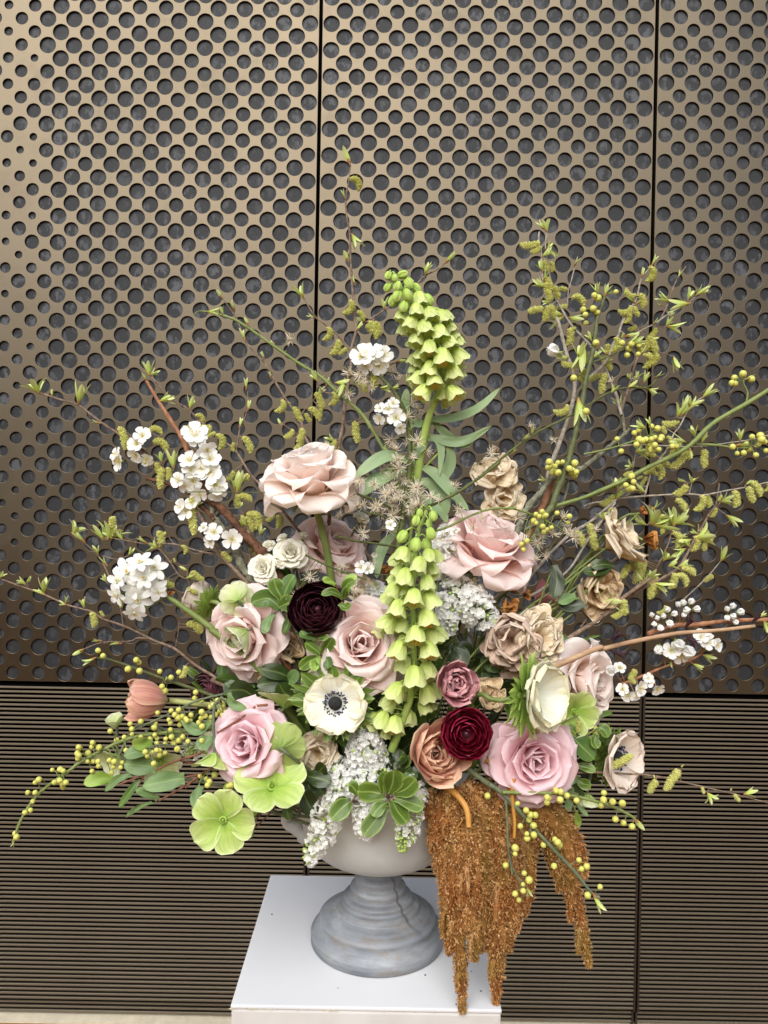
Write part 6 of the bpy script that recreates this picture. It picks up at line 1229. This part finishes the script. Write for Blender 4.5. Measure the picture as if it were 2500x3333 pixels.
# ---------------------------------------------------------------- hanging amaranth
def amaranth(label, stems, tas, seed, p):
    t = thing('amaranth', label, 'amaranth', p, 'hanging orange amaranth'); g = np.random.default_rng(seed); random.seed(seed)
    mb = MB()
    for ps, Y0, Y1, r0, r1 in stems:
        q = PX(ps); pp = catmull([(a_[0], a_[1], lerp(Y0, Y1, k_/(len(q)-1))) for k_, a_ in enumerate(q)], 16)
        tube(mb, [P(*z_) for z_ in pp], [lerp(r0, r1, k_/15) * z_.z / F for k_, z_ in enumerate(pp)], 9)
    part('stem', mb.mesh('stem', MT['amaranth_stem']), t)
    # one seed: a little open husk
    tv = np.array([(-.5,0,0),(.5,0,0),(0,0,1.),(0,.45,.25),(0,-.45,.25)]); tf = np.array([(0,3,2),(3,1,2),(1,4,2),(4,0,2)])
    allt = []
    for ps, Y0, Y1, rad in tas:
        q = PX(ps); sc = q[0][-1]; allt.append((q, sc, Y0, Y1, rad, True))
        pl = catmull([(z_[0], z_[1], 0) for z_ in q], 40); span = (pl[-1] - pl[0]).length
        for k_ in range(int(span / 42)):
            s_ = random.uniform(.02, .8); z_ = pl[int(s_ * 39)]; sd_ = random.choice((-1, 1)); rr = np.interp(s_, np.linspace(0, 1, len(rad)), rad) * sc
            x0, y0 = z_.x + sd_ * rr * .35, z_.y; ln = random.uniform(40, 95); dxx = sd_ * rr * random.uniform(.2, .55)
            yy = lerp(Y0, Y1, s_) - random.uniform(-.004, .012)
            allt.append(([[x0, y0], [x0 + dxx * .8, y0 + ln * .4], [x0 + dxx, y0 + ln]], 1.0, yy, yy, (rr * .5, rr * .55, rr * .42, 3), False))
    for q, sc, Y0, Y1, rad, main in allt:
        m_ = 60
        pp = catmull([(a_[0], a_[1], lerp(Y0, Y1, k_/(len(q)-1))) for k_, a_ in enumerate(q)], m_); W = np.array([P(*z_) for z_ in pp])
        rd = np.interp(np.linspace(0, 1, m_), np.linspace(0, 1, len(rad)), rad) * sc * Y0 / F
        ln = np.linalg.norm(np.diff(W, axis=0), axis=1).sum(); N = int(ln * rd.mean() * 2 * np.pi / (.0017 ** 2) * .7)
        s_ = g.random(N) * (m_ - 1.001); i_ = s_.astype(int); fr = (s_ - i_)[:,None]; c_ = W[i_] * (1 - fr) + W[i_+1] * fr; tg = W[i_+1] - W[i_]; tg /= np.linalg.norm(tg, axis=1)[:,None]
        ax = np.cross(tg, [0, 1, 0]); ax /= np.linalg.norm(ax, axis=1)[:,None]; bx = np.cross(tg, ax); a_ = g.random(N) * 2 * np.pi
        o_ = ax * np.cos(a_)[:,None] + bx * np.sin(a_)[:,None]
        ph = g.random(6) * 6.28; sn = s_ / m_ * ln
        lump = 1 + .26 * np.sin(sn * 520 + 2 * np.sin(a_ + ph[0]) + ph[1]) * np.sin(a_ * 3 + sn * 210 + ph[2]) + .12 * np.sin(a_ * 5 + sn * 330 + ph[3])
        r_ = np.interp(s_, np.arange(m_), rd) * lump * (.78 + .3 * g.random(N)); c_ = c_ + o_ * r_[:,None]
        d_ = o_ + tg * (.5 + .3 * g.random(N))[:,None] + g.normal(0, .45, (N, 3)); d_ /= np.linalg.norm(d_, axis=1)[:,None]
        x_ = np.cross(d_, g.normal(0, 1, (N, 3))); x_ /= np.linalg.norm(x_, axis=1)[:,None]; y_ = np.cross(d_, x_)
        L = (.0021 + .0016 * g.random(N)); Wd = L * .62
        V = c_[:,None] + x_[:,None] * (tv[None,:,0:1] * Wd[:,None,None]) + y_[:,None] * (tv[None,:,1:2] * Wd[:,None,None]) + d_[:,None] * (tv[None,:,2:3] * L[:,None,None])
        Fc = (tf[None] + (np.arange(N) * 5)[:,None,None]).reshape(-1, 3)
        rid = np.repeat(np.clip(.5 + .9 * (lump - 1) / .3 * .5 + g.normal(0, .13, N), 0, 1), 5)
        b = MB(); b.add(V.reshape(-1, 3), Fc, None, rid)
        core = MB(); tube(b, [Vector(z_) for z_ in W[::3]], [z_ * .8 for z_ in rd[::3]], 9)
        part('tassel', b.mesh('tassel', MT['amaranth_seed'], False), t)
amaranth('large hanging bunch of orange amaranth tassels in front of the plinth', [('j900,1230 1010,1300 1090,1370 1160,1480 1180,1640', .87, .84, 12, 9), ('j1080,1380 1040,1440 1000,1500', .865, .86, 3, 2), ('m490,280 440,350 400,380', .85, .85, 2, 2), ('m880,-40 870,100 890,300 885,420', .86, .855, 8, 5)], [
 ('m240,40 250,250 265,450 290,700', .885, .885, (30, 42, 40, 10)), ('m330,90 300,350 330,600 350,900 370,1150 385,1320', .875, .865, (30, 45, 45, 42, 38, 12)), ('m480,330 430,600 430,900 455,1200 480,1500 485,1765', .858, .85, (60, 66, 58, 54, 40, 14)),
 ('m560,350 560,600 550,900 570,1150 588,1365', .852, .85, (50, 60, 56, 46, 12)), ('m620,350 650,600 640,900 640,1150 620,1300', .862, .862, (50, 60, 55, 40, 12)), ('m560,30 680,300 710,600 730,900 690,1150 680,1290', .875, .868, (40, 62, 62, 56, 40, 12)),
 ('m700,200 780,500 790,800 770,1050 750,1300 750,1500 745,1725', .868, .86, (50, 64, 62, 56, 56, 42, 12)), ('m760,50 850,400 880,700 900,950 910,1140', .882, .875, (40, 62, 56, 46, 12)), ('m830,700 860,900 860,1100 850,1300', .87, .87, (50, 50, 40, 10)),
 ('m880,150 950,400 985,600 980,850 960,1020', .892, .888, (50, 64, 56, 46, 14)), ('m920,150 1000,300 1025,450 1020,650', .9, .9, (50, 56, 46, 14)), ('m400,40 440,250 470,500 500,800 500,1100', .872, .868, (50, 66, 62, 50, 20)), ('m500,0 620,180 690,400 700,700 700,950', .882, .875, (60, 70, 66, 56, 30)),
 ('m620,0 740,120 830,300 900,560', .9, .89, (60, 80, 80, 50)), ('m430,130 380,300 390,560 400,850', .868, .868, (46, 56, 52, 30)), ('m540,380 600,560 610,760 600,950', .848, .848, (56, 54, 40, 24)), ('m470,360 500,560 500,760 520,930', .846, .846, (50, 50, 44, 24)), ('m300,60 400,200 360,420 330,640', .89, .885, (50, 66, 60, 30))], 3, P(*XY('m', 500, 20), .88))
amaranth('separate orange amaranth tassel ending in one long point at the lower right', [('j1340,1020 1430,1100 1520,1230 1570,1380 1590,1680', .875, .87, 12, 6)], [
 ('m960,100 1150,260 1250,400 1320,600 1340,800 1390,1020 1430,1230 1462,1415', .89, .885, (50, 74, 78, 70, 56, 42, 36, 12)), ('m1090,120 1250,250 1360,450 1410,600 1430,730', .9, .895, (40, 58, 54, 40, 14)), ('m1020,180 1130,420 1200,650 1270,820', .895, .89, (40, 52, 44, 16)), ('m1000,120 1080,300 1100,480', .905, .9, (60, 80, 40))], 5, P(*XY('m', 1050, 100), .89))
